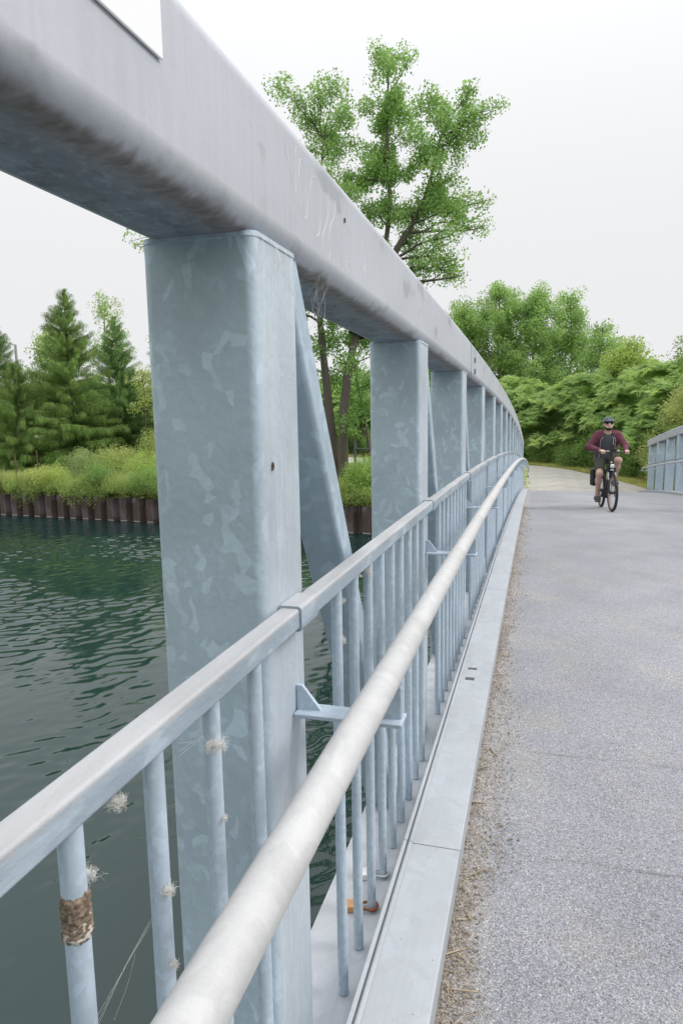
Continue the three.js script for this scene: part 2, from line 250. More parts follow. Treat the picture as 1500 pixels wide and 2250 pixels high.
{ // splice in the near chord: a fine seam and two square bolt heads
  const ss = 5.36, d = D(ss);
  const seam = part('splice_joint', G([box(0.003, 0.262, 0.005, CH.x1 + 0.0003, d + (CH.y0 + CH.y1) / 2, -ss)]), boltMat, chordL);
  for (const y of [1.975, 1.888]) part('bolt_head', G([box(0.012, 0.038, 0.05, CH.x1 + 0.005, D(5.645) + y, -5.645, 0.003)]), boltMat, chordL, 'dark square bolt head');
  // scratched handwriting on the path-side face: strokes (s, y) scribed bright into the zinc
  const strokes = [
    [[1.345, 2.043], [1.365, 2.005], [1.39, 1.955], [1.402, 1.905], [1.408, 1.87]],
    [[1.35, 2.02], [1.385, 1.98], [1.402, 1.953], [1.408, 1.985], [1.41, 2.035], [1.417, 2.05], [1.424, 2.03], [1.43, 1.97], [1.445, 1.925], [1.47, 1.925], [1.482, 1.955], [1.478, 2.0], [1.462, 2.03], [1.44, 2.032], [1.428, 2.0]],
    [[1.505, 2.02], [1.54, 2.025], [1.565, 1.995], [1.572, 1.95], [1.555, 1.91], [1.525, 1.905], [1.505, 1.94], [1.5, 1.985], [1.512, 2.02]],
    [[1.505, 1.935], [1.512, 1.885]],
    [[1.635, 2.02], [1.63, 1.97], [1.61, 1.94], [1.59, 1.915], [1.585, 1.88]],
    [[1.70, 2.025], [1.685, 1.985], [1.655, 1.955], [1.64, 1.92], [1.645, 1.885]],
    [[1.70, 2.025], [1.71, 1.96], [1.73, 1.91], [1.765, 1.885], [1.80, 1.872]],
    [[1.635, 1.93], [1.65, 1.90], [1.64, 1.875]],
    [[1.86, 2.0], [1.865, 1.96], [1.87, 1.93]], [[1.80, 1.90], [1.825, 1.905], [1.85, 1.885]],
    [[1.95, 1.96], [1.955, 1.92], [1.985, 1.915], [2.0, 1.94]], [[2.04, 1.965], [2.05, 1.92]],
  ];
  const gs = strokes.map((st) => tube(st.map(([s, y]) => V(CH.x1 + 0.0001, D(s) + y, -s)), 0.0006, st.length * 5, 4));
  part('scratched_writing', G(gs), mat({ color: lin(0.86, 0.86, 0.85), roughness: 0.5 }), chordL, 'thin scratched handwriting in the zinc');
}
{ // white plate stuck to the chord at the top of the picture
  const g = new THREE.Group(); const s = 0.875, w = 0.3;
  part('plate', box(0.004, 0.125, w, CH.x1 + 0.0035, D(0.8) + 1.965 + 0.0625, -(s - w / 2), 0.0015), mat({ color: lin(0.86, 0.86, 0.86), roughness: 0.45 }), g);
  top('sign_plate', g, 'blank white plate fixed to the near top chord at the top edge', 'plate');
}
// asphalt path over the bridge: a sheet with stains carried in vertex colours
const patch = (x, s) => {
  const a = fbm(x * 1.3 + 5, s * 0.8, 0, 301, 4), b = fbm(x * 0.6, s * 0.25 + 3, 0, 311, 3), c = sstep(0.56, 0.72, fbm(x * 4, s * 2.4, 0, 321, 4));
  let k = 0.93 + (a - 0.5) * 0.18 + (b - 0.5) * 0.2, r = k + c * 0.05, g = k + c * 0.035, bl = k - c * 0.015;
  const e = sstep(0.14, 0.0, x - XK - 0.10 * (fbm(s * 5, x * 3, 0, 331, 4) - 0.35));   // sand and grit lying against the kerb
  return [mix(r, 1.3, e * 0.75), mix(g, 1.2, e * 0.75), mix(bl, 1.06, e * 0.75)];
};
function sheet(xs, ss, yf, col) {
  const pos = [], uv = [], c = [], idx = [], n = xs.length;
  ss.forEach((s) => xs.forEach((x) => { pos.push(x, yf(x, s), -s); uv.push(x, s); if (col) { const k = col(x, s); c.push(...k); } }));
  for (let j = 0; j + 1 < ss.length; j++) for (let i = 0; i + 1 < n; i++) { const a = j * n + i, b = a + 1, d = a + n, e = d + 1; idx.push(a, b, d, b, e, d); }
  const g = new THREE.BufferGeometry(); g.setAttribute('position', new THREE.Float32BufferAttribute(pos, 3)); g.setAttribute('uv', new THREE.Float32BufferAttribute(uv, 2)); if (col) g.setAttribute('color', new THREE.Float32BufferAttribute(c, 3)); g.setIndex(idx); g.computeVertexNormals(); return g;
}
const range = (a, b, n) => Array.from({ length: n + 1 }, (_, i) => mix(a, b, i / n));
const pathXs = [...range(XK - 0.01, 0.1, 20), ...range(0.1, 2 * CX - XK + 0.01, 40).slice(1)];
const asph = new THREE.Mesh(sheet(pathXs, [...range(-4.2, 6, 200), ...range(6, END, 180).slice(1)], (x, s) => D(s) + 0.001 * (vn(x * 5, s * 5, 0, 9) - 0.5), patch), asphalt);
top('asphalt_path', asph, 'pale grey worn asphalt surface of the bridge path', 'path', null, 'structure');
{ const R = rng(71);   // two fine transverse cracks filled with brown grit
  const crackM = mat({ color: lin(0.16, 0.13, 0.10), roughness: 1 });
  for (const [s, x0, x1] of [[3.0, -0.02, 3.6], [2.23, 0.06, 3.6], [5.2, 0.3, 3.4]]) {
    const pos = [], idx = []; let w = 0, q = 0; const n = 160;
    for (let i = 0; i <= n; i++) { const x = mix(x0, x1, i / n); w += (R() - 0.5) * 0.008; w *= 0.97; q = 0.0006 + 0.0022 * Math.max(0, fbm(x * 7, s, 0, 5, 3) - 0.36); for (const e of [-1, 1]) pos.push(x, D(s + w) + 0.0045, -(s + w + e * q)); if (i) { const a = (i - 1) * 2; idx.push(a, a + 2, a + 1, a + 1, a + 2, a + 3); } }
    const g = new THREE.BufferGeometry(); g.setAttribute('position', new THREE.Float32BufferAttribute(pos, 3)); g.setIndex(idx); g.computeVertexNormals(); part('surface_crack', g, crackM, asph);
  }
}

// ---------------------------------------------------------------- land, water, bank
const bankS = (x) => 25.2 - 0.104 * x, LAND = -2.02, WATER = -3.3;
const landY = (x, s) => { const t = s - bankS(x); return LAND + 0.25 * (fbm(x * 0.12, s * 0.12, 0, 401, 4) - 0.5) * sstep(0, 6, t) * sstep(1.5, 7, Math.abs(x - 1.9) - 2.2) ; };
{
  const xs = [...range(-420, -60, 18), ...range(-60, 40, 140).slice(1), ...range(40, 420, 18).slice(1)], ts = [-0.02, 0, ...range(0.5, 30, 70), 36, 46, 60, 90, 140, 220, 400];
  const pos = [], uv = [], idx = [], n = xs.length;
  ts.forEach((t, j) => xs.forEach((x) => { const s = bankS(x) + 0.42 + Math.max(0, t); pos.push(x, j === 0 ? -4.2 : landY(x, s), -s); uv.push(x, s); }));
  for (let j = 0; j + 1 < ts.length; j++) for (let i = 0; i + 1 < n; i++) { const a = j * n + i, b = a + 1, d = a + n, e = d + 1; idx.push(a, b, d, b, e, d); }
  const g = new THREE.BufferGeometry(); g.setAttribute('position', new THREE.Float32BufferAttribute(pos, 3)); g.setAttribute('uv', new THREE.Float32BufferAttribute(uv, 2)); g.setIndex(idx); g.computeVertexNormals();
  top('ground', new THREE.Mesh(g, soil), 'grassy level ground of the far bank', 'ground', null, 'structure');
}
{ // water: one sheet, finely meshed with wind ripples where it is seen
  const R = rng(91), W = []; for (let i = 0; i < 60; i++) { const l = 0.17 * Math.pow(9, R() * R() * 0.9 + 0.02), a = -0.45 + (R() - 0.5) * 1.5; W.push([Math.cos(a) * 6.283 / l, Math.sin(a) * 6.283 / l, R() * 6.28, 0.0034 * Math.pow(l, 0.95) * (0.5 + R())]); }
  const hf = (x, s) => { const m = 0.18 + 1.15 * sstep(0.40, 0.66, fbm(x * 0.16 + 9, s * 0.22, 0, 501, 3)) + 0.25 * sstep(14, 20, s); let y = 0; for (const w of W) y += w[3] * Math.sin(w[0] * x * 0.75 + w[1] * s + w[2] + 0.8 * Math.sin(0.35 * x + w[2])); return WATER + y * m; };
  const xs = [-420, -120, -60, ...range(-34, 1, 700), 20, 60, 420], ss = [-200, -40, ...range(0, 28.2, 560), 60, 90];
  const g = sheet(xs, ss, (x, s) => (x < -34.5 || x > 1.1 || s < -0.1 || s > 28.3) ? WATER : hf(x, s));
  top('river_water', new THREE.Mesh(g, waterMat), 'dark green rippled river water below the bridge', 'water', null, 'structure');
}
{ // sheet piling along the bank, each pile a trough of rusted steel
  const wall = top('sheet_pile_wall', new THREE.Group(), 'dark rusted steel sheet pile wall along the far waterline', 'retaining wall');
  const tR = tex(256, 512, (u, v) => { const k = fbm(u * 6, v * 3, 6, 601, 5), s = vn(u * 40, v * 3, 40, 605), q = sstep(0.45, 0.65, fbm(u * 5, v * 5, 5, 611, 4)); const m = 0.75 + k * 0.4 + s * 0.15; return [mix(0.33, 0.40, q) * m, mix(0.28, 0.36, q) * m, mix(0.26, 0.37, q) * m]; });
  const m = mat({ map: tR, roughness: 0.9 }), stripMat = mat({ color: lin(0.42, 0.42, 0.40), roughness: 0.9 });
  const pitch = 0.74;
  const sh = new THREE.Shape(); const P = [[-0.37, 0.30], [-0.25, 0.30], [-0.17, 0.02], [0.17, 0.02], [0.25, 0.30], [0.37, 0.30], [0.37, 0.32], [0.262, 0.32], [0.182, 0.04], [-0.182, 0.04], [-0.262, 0.32], [-0.37, 0.32]];
  P.forEach(([x, y], i) => i ? sh.lineTo(x, y) : sh.moveTo(x, y));
  const gs = [0, 1, 2].map((k) => { const g = new THREE.ExtrudeGeometry(sh, { depth: 1.95 + k * 0.03, bevelEnabled: false }); g.rotateX(-Math.PI / 2); const u = g.attributes.uv, p = g.attributes.position; for (let i = 0; i < u.count; i++) u.setXY(i, p.getX(i) * 0.8 + k * 0.37, p.getY(i) * 0.5); return g; });
  const st = box(0.34, 0.035, 0.012, 0, 0.95, 0.012 - 0.028);  // thin pale strip on the pile front at the waterline
  for (let x = -52, i = 0; x < 22; x += pitch * 0.9946, i++) {
    const o = part('sheet_pile', gs[i % 3], m, wall); o.position.set(x, -4.2, -bankS(x)); o.rotation.y = -Math.atan(0.104);
    if (x > -36 && x < 2) { const q = part('waterline_strip', st, stripMat, o); }
  }
}
{ // gravel path that turns left beyond the bridge
  const rt = [[4.5, 29.36], [4.45, 30.9], [3.7, 34.2], [2.8, 37.2], [1.4, 41], [-0.9, 43.9], [-5, 47], [-14, 50.5], [-30, 54]], lf = [[-30, 49], [-14, 45.5], [-6, 41.5], [-2.6, 37], [-1.0, 33], [-0.6, 29.36]];
  const c = new THREE.CatmullRomCurve3(rt.map(([x, s]) => V(x, 0, s))).getPoints(50).concat(new THREE.CatmullRomCurve3(lf.map(([x, s]) => V(x, 0, s))).getPoints(40));
  const sh = new THREE.Shape(c.map((p) => new THREE.Vector2(p.x, p.z))); const g = new THREE.ExtrudeGeometry(sh, { depth: 0.4, bevelEnabled: false }); g.rotateX(-Math.PI / 2);   // (x, s, h) -> (x, h, -s)
  const u = g.attributes.uv, p = g.attributes.position; for (let i = 0; i < u.count; i++) u.setXY(i, p.getX(i), p.getZ(i));
  g.translate(0, D(END) - 0.4 - 0.004, 0);
  top('gravel_path', new THREE.Mesh(g, gravel), 'pale gravel path curving away left beyond the bridge', 'path', null, 'structure');
}

{ // unseen shore added behind the camera, bearing the wood that blocks low sky
  const g = sheet(range(-300, 300, 30), range(30, 220, 10), () => LAND); g.rotateY(Math.PI); top('added_shore', new THREE.Mesh(g, soil), 'unseen added ground behind the viewpoint, under the sky-blocking wood', 'ground', null, 'structure');
}

// ---------------------------------------------------------------- vegetation
function leafGeo(list) {   // list of {o, dir, side, l, w, fold}: rhombic leaves, two faces each
  const pos = [], idx = [];
  for (const f of list) { const b = pos.length / 3, n = V(0, 0, 0).crossVectors(f.dir, f.side), m = f.o.clone().addScaledVector(f.dir, f.l * 0.45).addScaledVector(n, -f.fold * f.w); const A = m.clone().addScaledVector(f.side, f.w / 2).addScaledVector(n, f.fold * f.w), B = m.clone().addScaledVector(f.side, -f.w / 2).addScaledVector(n, f.fold * f.w), T = f.o.clone().addScaledVector(f.dir, f.l); pos.push(f.o.x, f.o.y, f.o.z, A.x, A.y, A.z, T.x, T.y, T.z, B.x, B.y, B.z); idx.push(b, b + 1, b + 2, b, b + 2, b + 3); }
  const g = new THREE.BufferGeometry(); g.setAttribute('position', new THREE.Float32BufferAttribute(pos, 3)); g.setIndex(idx); g.computeVertexNormals(); return g;
}
const rdir = (R) => { const z = R() * 2 - 1, a = R() * 6.2832, q = Math.sqrt(1 - z * z); return V(q * Math.cos(a), z, q * Math.sin(a)); };
function perp(d, R) { return V(0, 0, 0).crossVectors(d, rdir(R)).normalize(); }
function clump(R, n, rad, l, w, droop = 0.25) {   // a ball of leaves on the outer end of a spray
  const L = []; for (let i = 0; i < n; i++) { const o = rdir(R).multiplyScalar(rad * Math.cbrt(R())); const d = o.clone().normalize().multiplyScalar(0.5).add(rdir(R)).add(V(0, -droop, 0)).normalize(); const k = 0.7 + R() * 0.6; L.push({ o, dir: d, side: perp(d, R), l: l * k, w: w * k, fold: 0.15 }); } return leafGeo(L);
}
function frondRosette(R, n, len) {   // sumac: pinnate fronds arching out of one shoot
  const L = []; for (let i = 0; i < n; i++) {
    const a = i / n * 6.283 + R() * 0.6, up = 0.75 - (i % 3) * 0.32 + R() * 0.2, d0 = V(Math.cos(a), up, Math.sin(a)).normalize(), ln = len * (0.7 + R() * 0.5);
    for (let k = 1; k <= 8; k++) { const t = k / 8, o = d0.clone().multiplyScalar(ln * t).add(V(0, -0.38 * ln * t * t, 0)), ax = d0.clone().add(V(0, -0.76 * t, 0)).normalize(), sd = V(0, 0, 0).crossVectors(ax, AY).normalize(); const q = Math.sin(Math.PI * (0.18 + 0.72 * t)) * len * 0.30;
      for (const e of [-1, 1]) { const d = sd.clone().multiplyScalar(e).addScaledVector(ax, 0.45).add(V(0, -0.28 + (R() - 0.5) * 0.2, 0)).normalize(); L.push({ o, dir: d, side: V(0, 0, 0).crossVectors(d, AY).normalize(), l: q, w: q * 0.36, fold: 0.1 }); } } }
  return leafGeo(L);
}
function inst(name, geo, m, list, parent, cols, R) {   // list of {p, s, q?}; one InstancedMesh, colours varied between cols
  const o = new THREE.InstancedMesh(geo, m, list.length), M4 = new THREE.Matrix4(), Q = new THREE.Quaternion(), c = new THREE.Color();
  list.forEach((e, i) => { Q.copy(e.q || new THREE.Quaternion().setFromEuler(new THREE.Euler(R() * 6.28, R() * 6.28, R() * 6.28))); M4.compose(e.p, Q, typeof e.s === 'number' ? V(e.s, e.s, e.s) : e.s); o.setMatrixAt(i, M4); const t = R(), k = (0.8 + R() * 0.4) ; const F = m === leafW ? [3.4, 2.9, 3.5] : [1, 1, 1]; c.setRGB(F[0] * mix(cols[0][0], cols[1][0], t) * k, F[1] * mix(cols[0][1], cols[1][1], t) * k, F[2] * mix(cols[0][2], cols[1][2], t) * k); o.setColorAt(i, c); });
  o.name = name; o.userData.kind = 'stuff'; if (parent) parent.add(o); return o;
}
const leafW = leafMat(1, 1, 1, 0.5);
const clumpBig = clump(rng(201), 34, 0.36, 0.105, 0.085), clumpSmall = clump(rng(202), 40, 0.32, 0.085, 0.05), clumpTiny = clump(rng(203), 46, 0.26, 0.06, 0.032);
const yaw = (R) => new THREE.Quaternion().setFromEuler(new THREE.Euler((R() - 0.5) * 0.5, R() * 6.28, (R() - 0.5) * 0.5));
// limb: bent tapered branch
function limb(a, b, r0, r1, R, wob = 0.08, n = 6) {
  const L = a.distanceTo(b), pts = [], m = []; for (let i = 0; i <= 4; i++) { const t = i / 4, p = a.clone().lerp(b, t); if (i && i < 4) p.add(rdir(R).multiplyScalar(L * wob * 0.6)); if (t > 0) p.y += L * 0.04 * Math.sin(Math.PI * t); pts.push(p); }
  const cv = new THREE.CatmullRomCurve3(pts), k = 8, g = new THREE.TubeGeometry(cv, k, 1, n), ps = g.attributes.position;
  for (let i = 0; i <= k; i++) { const c = cv.getPointAt(i / k), r = mix(r0, r1, i / k); for (let j = 0; j <= n; j++) { const q = i * (n + 1) + j; ps.setXYZ(q, c.x + (ps.getX(q) - c.x) * r, c.y + (ps.getY(q) - c.y) * r, c.z + (ps.getZ(q) - c.z) * r); } }
  g.computeVertexNormals(); return { g, cv };
}
// broadleaf tree: lobes = [x,y,z,rx,ry,rz]; each lobe is fed by a limb from the trunk curve
function tree(name, label, group, o) {
  const R = rng(o.seed), t = top(name, new THREE.Group(), label, 'tree', group), wood = [], list = [];
  const trunks = o.trunks.map((pts) => { const cv = new THREE.CatmullRomCurve3(pts), k = 14, n = 9, g = new THREE.TubeGeometry(cv, k, 1, n), ps = g.attributes.position; for (let i = 0; i <= k; i++) { const c = cv.getPointAt(i / k), r = mix(o.r0, o.r1, Math.pow(i / k, 0.8)) * (i === 0 ? 1.5 : 1); for (let j = 0; j <= n; j++) { const q = i * (n + 1) + j; ps.setXYZ(q, c.x + (ps.getX(q) - c.x) * r, c.y + (ps.getY(q) - c.y) * r, c.z + (ps.getZ(q) - c.z) * r); } } g.computeVertexNormals(); wood.push(g); return cv; });
  const limbs = [];
  for (const [x, y, z, rx, ry, rz] of o.lobes) {
    const c = V(x, y, z); let best = null; for (const cv of trunks) for (let i = 4; i <= 20; i++) { const p = cv.getPointAt(i / 20), d = p.distanceTo(c) + (p.y > y - 0.3 ? 4 * (p.y - y + 0.3) : 0); if (!best || d < best.d) best = { d, p, f: i / 20 }; }
    const lr = clamp(mix(o.r0, o.r1, best.f) * 0.42, 0.025, 0.16), lb = limb(best.p, c, lr, lr * 0.35, R, 0.10); limbs.push(lb.g);
    const vol = rx * ry * rz, n = Math.max(4, Math.round(o.dens * Math.pow(vol, 0.72)));
    const nb = 3 + fl(Math.pow(vol, 0.33) * 2.5);      // sprays inside the lobe
    for (let b = 0; b < nb; b++) {
      const e = rdir(R), tip = c.clone().add(V(e.x * rx, e.y * ry, e.z * rz).multiplyScalar(0.62 + 0.36 * R())), st = lb.cv.getPointAt(0.45 + 0.55 * R()), tw = limb(st, tip, lr * 0.34, 0.008, R, 0.12, 4); limbs.push(tw.g);
      const m = Math.max(2, Math.round(n / nb)); for (let k = 0; k < m; k++) { const f = Math.pow(R(), 0.6), p = tw.cv.getPointAt(clamp(0.25 + 0.75 * f)), sp = o.spread * (0.5 + R()); list.push({ p: p.add(rdir(R).multiplyScalar(sp)), s: o.leaf * (0.65 + 0.6 * R()) }); }
    }
  }
  part('trunk', G(wood), o.bark || bark, t); const br = part('branches', G(limbs), o.bark || bark, t);
  inst('crown', o.clump || clumpBig, leafW, list, t, o.cols, R); return t;
}

// big poplar on the far bank (crown lobes in metres: x, y, z, radii)
const lobesBig = [[-6.18,15.59,-29.52,0.78,0.78,0.86],[-6.06,16.25,-30.06,0.46,0.52,0.54],[-5.04,15.31,-28.89,0.4,0.36,0.42],[-6.38,14.0,-29.35,0.98,1.12,1.16],[-6.23,13.68,-30.63,0.96,1.06,1.11],[-6.53,12.42,-30.58,1.17,1.17,1.29],[-7.89,14.04,-27.7,0.51,0.74,0.69],[-8.57,13.82,-27.77,0.55,0.59,0.63],[-7.38,13.1,-27.6,0.49,0.68,0.64],[-10.38,14.59,-27.94,0.57,0.36,0.51],[-9.41,13.47,-26.9,0.47,0.58,0.58],[-9.39,13.48,-28.35,0.51,0.71,0.67],[-8.74,13.1,-29.2,0.99,0.83,1.0],[-8.01,11.96,-28.17,0.56,0.7,0.69],[-9.24,12.42,-29.13,0.5,0.5,0.55],[-7.6,12.65,-29.32,0.25,0.25,0.27],[-3.95,12.9,-28.2,1.07,0.87,1.07],[-3.37,13.18,-30.0,0.99,0.82,0.99],[-2.56,12.5,-29.12,0.44,0.76,0.66],[-2.58,14.23,-29.62,0.4,0.26,0.37],[-1.79,13.25,-29.25,0.28,0.32,0.33],[-4.9,12.48,-30.22,1.25,0.94,1.2],[-3.68,12.2,-29.58,0.97,0.61,0.87],[-2.19,12.92,-28.82,0.28,0.24,0.28],[-7.13,11.08,-29.29,1.13,0.92,1.13],[-5.89,11.18,-30.33,1.26,0.95,1.21],[-4.25,10.54,-29.07,1.1,0.8,1.04],[-3.23,10.74,-28.93,0.49,0.49,0.54],[-5.11,9.61,-29.2,1.21,0.81,1.11],[-4.06,10.49,-31.13,0.96,0.75,0.94],[-3.01,10.36,-31.38,0.69,0.47,0.64],[-2.22,10.13,-30.47,0.52,0.25,0.42],[-3.08,9.28,-31.14,0.72,0.43,0.63],[-2.39,9.19,-31.01,0.3,0.17,0.26],[-3.37,9.51,-29.42,0.6,0.5,0.61],[-3.52,8.33,-28.48,0.66,0.43,0.6],[-5.44,8.66,-30.0,0.93,0.73,0.91],[-4.36,7.99,-29.87,0.82,0.51,0.73],[-3.62,7.38,-29.33,0.8,0.5,0.72],[-3.03,6.91,-28.96,0.36,0.24,0.33],[-4.57,7.45,-29.35,0.61,0.5,0.61],[-6.54,9.65,-29.18,1.02,1.02,1.12],[-7.64,10.38,-28.25,0.8,0.8,0.88],
  [-8.53,10.22,-27.37,0.97,1.17,1.18],[-9.8,9.55,-27.65,1.1,1.1,1.21],[-11.76,10.71,-28.62,1.05,1.05,1.16],[-12.4,9.47,-27.15,1.01,0.81,1.0],[-13.19,8.43,-25.42,0.78,0.58,0.75],[-14.56,7.94,-24.63,0.54,0.23,0.43],[-15.4,8.19,-24.95,0.28,0.2,0.26],[-10.17,7.72,-26.43,1.16,0.96,1.17],[-7.43,7.7,-27.31,1.15,1.15,1.27],[-6.3,7.39,-28.88,1.0,1.0,1.11],[-8.53,6.24,-26.51,0.95,0.85,0.99],[-10.46,5.79,-27.51,1.2,1.0,1.21],[-7.62,6.05,-27.93,0.98,0.79,0.97],[-6.28,5.85,-29.67,1.24,0.82,1.13]];
const lobesLow = [[-8.8,4.58,-28.65,0.7,0.8,0.83],[-7.85,4.74,-29.31,0.7,0.8,0.82],[-7.12,4.26,-29.5,0.6,0.9,0.82],[-8.7,2.94,-29.0,0.59,0.68,0.7],[-8.06,2.2,-29.6,0.8,0.6,0.77],[-7.07,1.61,-28.79,0.59,0.68,0.7],[-6.99,2.56,-28.8,0.59,0.69,0.71],[-8.89,1.08,-29.24,0.78,0.58,0.75],[-8.01,3.5,-29.4,0.69,0.69,0.76],[-5.66,3.04,-27.55,0.76,1.15,1.05],[-5.01,4.13,-28.04,0.97,0.97,1.07],[-8.9,4.0,-27.5,0.6,0.6,0.6],[-7.3,3.4,-27.2,0.55,0.5,0.5],[-8.3,5.3,-27.4,0.7,0.5,0.6],[-7.5,0.9,-27.4,0.5,0.5,0.5]];
tree('poplar_tree', 'tall leaning poplar rising above the near chord, airy green crown', null, { seed: 301, r0: 0.26, r1: 0.035, dens: 66, spread: 0.2, leaf: 0.92, cols: [[0.075, 0.15, 0.035], [0.12, 0.205, 0.055]],
  trunks: [[V(-8.1, -2.05, -28.9), V(-7.95, 0.4, -28.3), V(-7.75, 2.6, -28.2), V(-7.35, 4.7, -28.5), V(-6.6, 7.0, -29.1), V(-6.1, 9.6, -29.4), V(-6.2, 12.4, -29.6), V(-6.15, 15.2, -29.6)],
    [V(-8.45, -2.05, -28.9), V(-8.55, 0.9, -28.5), V(-8.6, 2.6, -28.2), V(-8.8, 5.2, -28.1), V(-8.9, 8.6, -28.2), V(-8.6, 12.5, -28.4)],
    [V(-7.35, 4.7, -28.5), V(-5.9, 8.0, -29.3), V(-4.7, 10.0, -29.5), V(-4.0, 12.4, -29.4)]], lobes: lobesBig });
tree('young_maple', 'low leafy tree standing among the poplar trunks above the pile wall', null, { seed: 303, r0: 0.09, r1: 0.03, dens: 46, spread: 0.2, leaf: 0.95, cols: [[0.06, 0.13, 0.03], [0.10, 0.19, 0.04]], trunks: [[V(-6.9, -2.05, -29.6), V(-7.2, 0.8, -29.4), V(-7.6, 3.2, -29.2), V(-7.7, 5.0, -29.0)]], lobes: lobesLow });

// generic rounded crowns for the trees farther off
function crownLobes(R, x, z, h, w, base, n) { const L = []; for (let i = 0; i < n; i++) { const f = Math.pow(i / (n - 1), 0.9), y = mix(base, h, f), q = w * Math.sqrt(Math.max(0.04, 1 - Math.pow(Math.abs(f - 0.35) / 0.72, 2))), a = i * 2.4 + R() * 0.8, d = q * (0.25 + 0.55 * R()) * (i === n - 1 ? 0.1 : 1), r = w * (0.26 + 0.16 * R()); L.push([x + Math.cos(a) * d, y, z + Math.sin(a) * d, r, r * (0.9 + 0.4 * R()), r]); } return L; }
function simpleTree(name, label, group, seed, x, s, h, w, base, n, cols, extra = {}) {
  const R = rng(seed), gy = LAND - 0.1, z = -s; tree(name, label, group, { seed: seed + 1, r0: extra.r0 || 0.18, r1: 0.03, dens: extra.dens || 30, spread: extra.spread || 0.3, leaf: extra.leaf || 1.35, cols, clump: extra.clump || clumpBig, bark: extra.bark, trunks: [[V(x, gy, z), V(x + (R() - 0.5) * 0.6, mix(gy, h, 0.35), z + (R() - 0.5) * 0.6), V(x + (R() - 0.5) * 0.8, mix(gy, h, 0.7), z), V(x + (R() - 0.5) * 0.6, h - 0.4, z)]], lobes: crownLobes(R, x, z, h - w * 0.28, w, base, n) });
}
const PW = { dens: 24, spread: 0.3, leaf: 1.35 };
const mc = [[0.085, 0.16, 0.04], [0.13, 0.21, 0.06]];
simpleTree('poplar_tree', 'poplar behind the thicket, first from the near chord', null, 321, -6.4, 60, 10.6, 3.2, 0.8, 26, mc, PW);
simpleTree('poplar_tree', 'tall poplar behind the thicket, highest crown of that row', null, 323, -3.4, 62, 12.2, 3.6, 0.8, 34, mc, PW);
simpleTree('poplar_tree', 'poplar behind the thicket, just right of the highest crown', null, 327, -0.2, 61, 11.6, 3.3, 1.0, 32, mc, PW);
simpleTree('poplar_tree', 'poplar behind the thicket, in the middle of the row', null, 331, 2.4, 63, 11.0, 3.2, 0.8, 30, mc, PW);
simpleTree('poplar_tree', 'low poplar behind the thicket, last before the yellow-green tree', null, 337, 5.0, 60, 8.4, 2.8, 0.8, 22, mc, PW);
simpleTree('poplar_tree', 'far poplar seen low between the crowns of the row', null, 341, -9.8, 64, 9.6, 3.2, 0.6, 22, mc, PW);
simpleTree('maple_tree', 'yellow-green rounded tree above the thicket behind the cyclist', null, 345, 5.2, 45, 5.7, 2.2, 1.4, 20, [[0.10, 0.165, 0.03], [0.145, 0.21, 0.045]], { dens: 42, spread: 0.22, leaf: 1.1 });
simpleTree('alder_tree', 'dark leafy tree at the right edge above the railing', null, 349, 7.9, 37, 6.6, 1.9, 0.5, 18, [[0.06, 0.11, 0.025], [0.10, 0.15, 0.035]], { dens: 42, spread: 0.2, leaf: 0.9 });

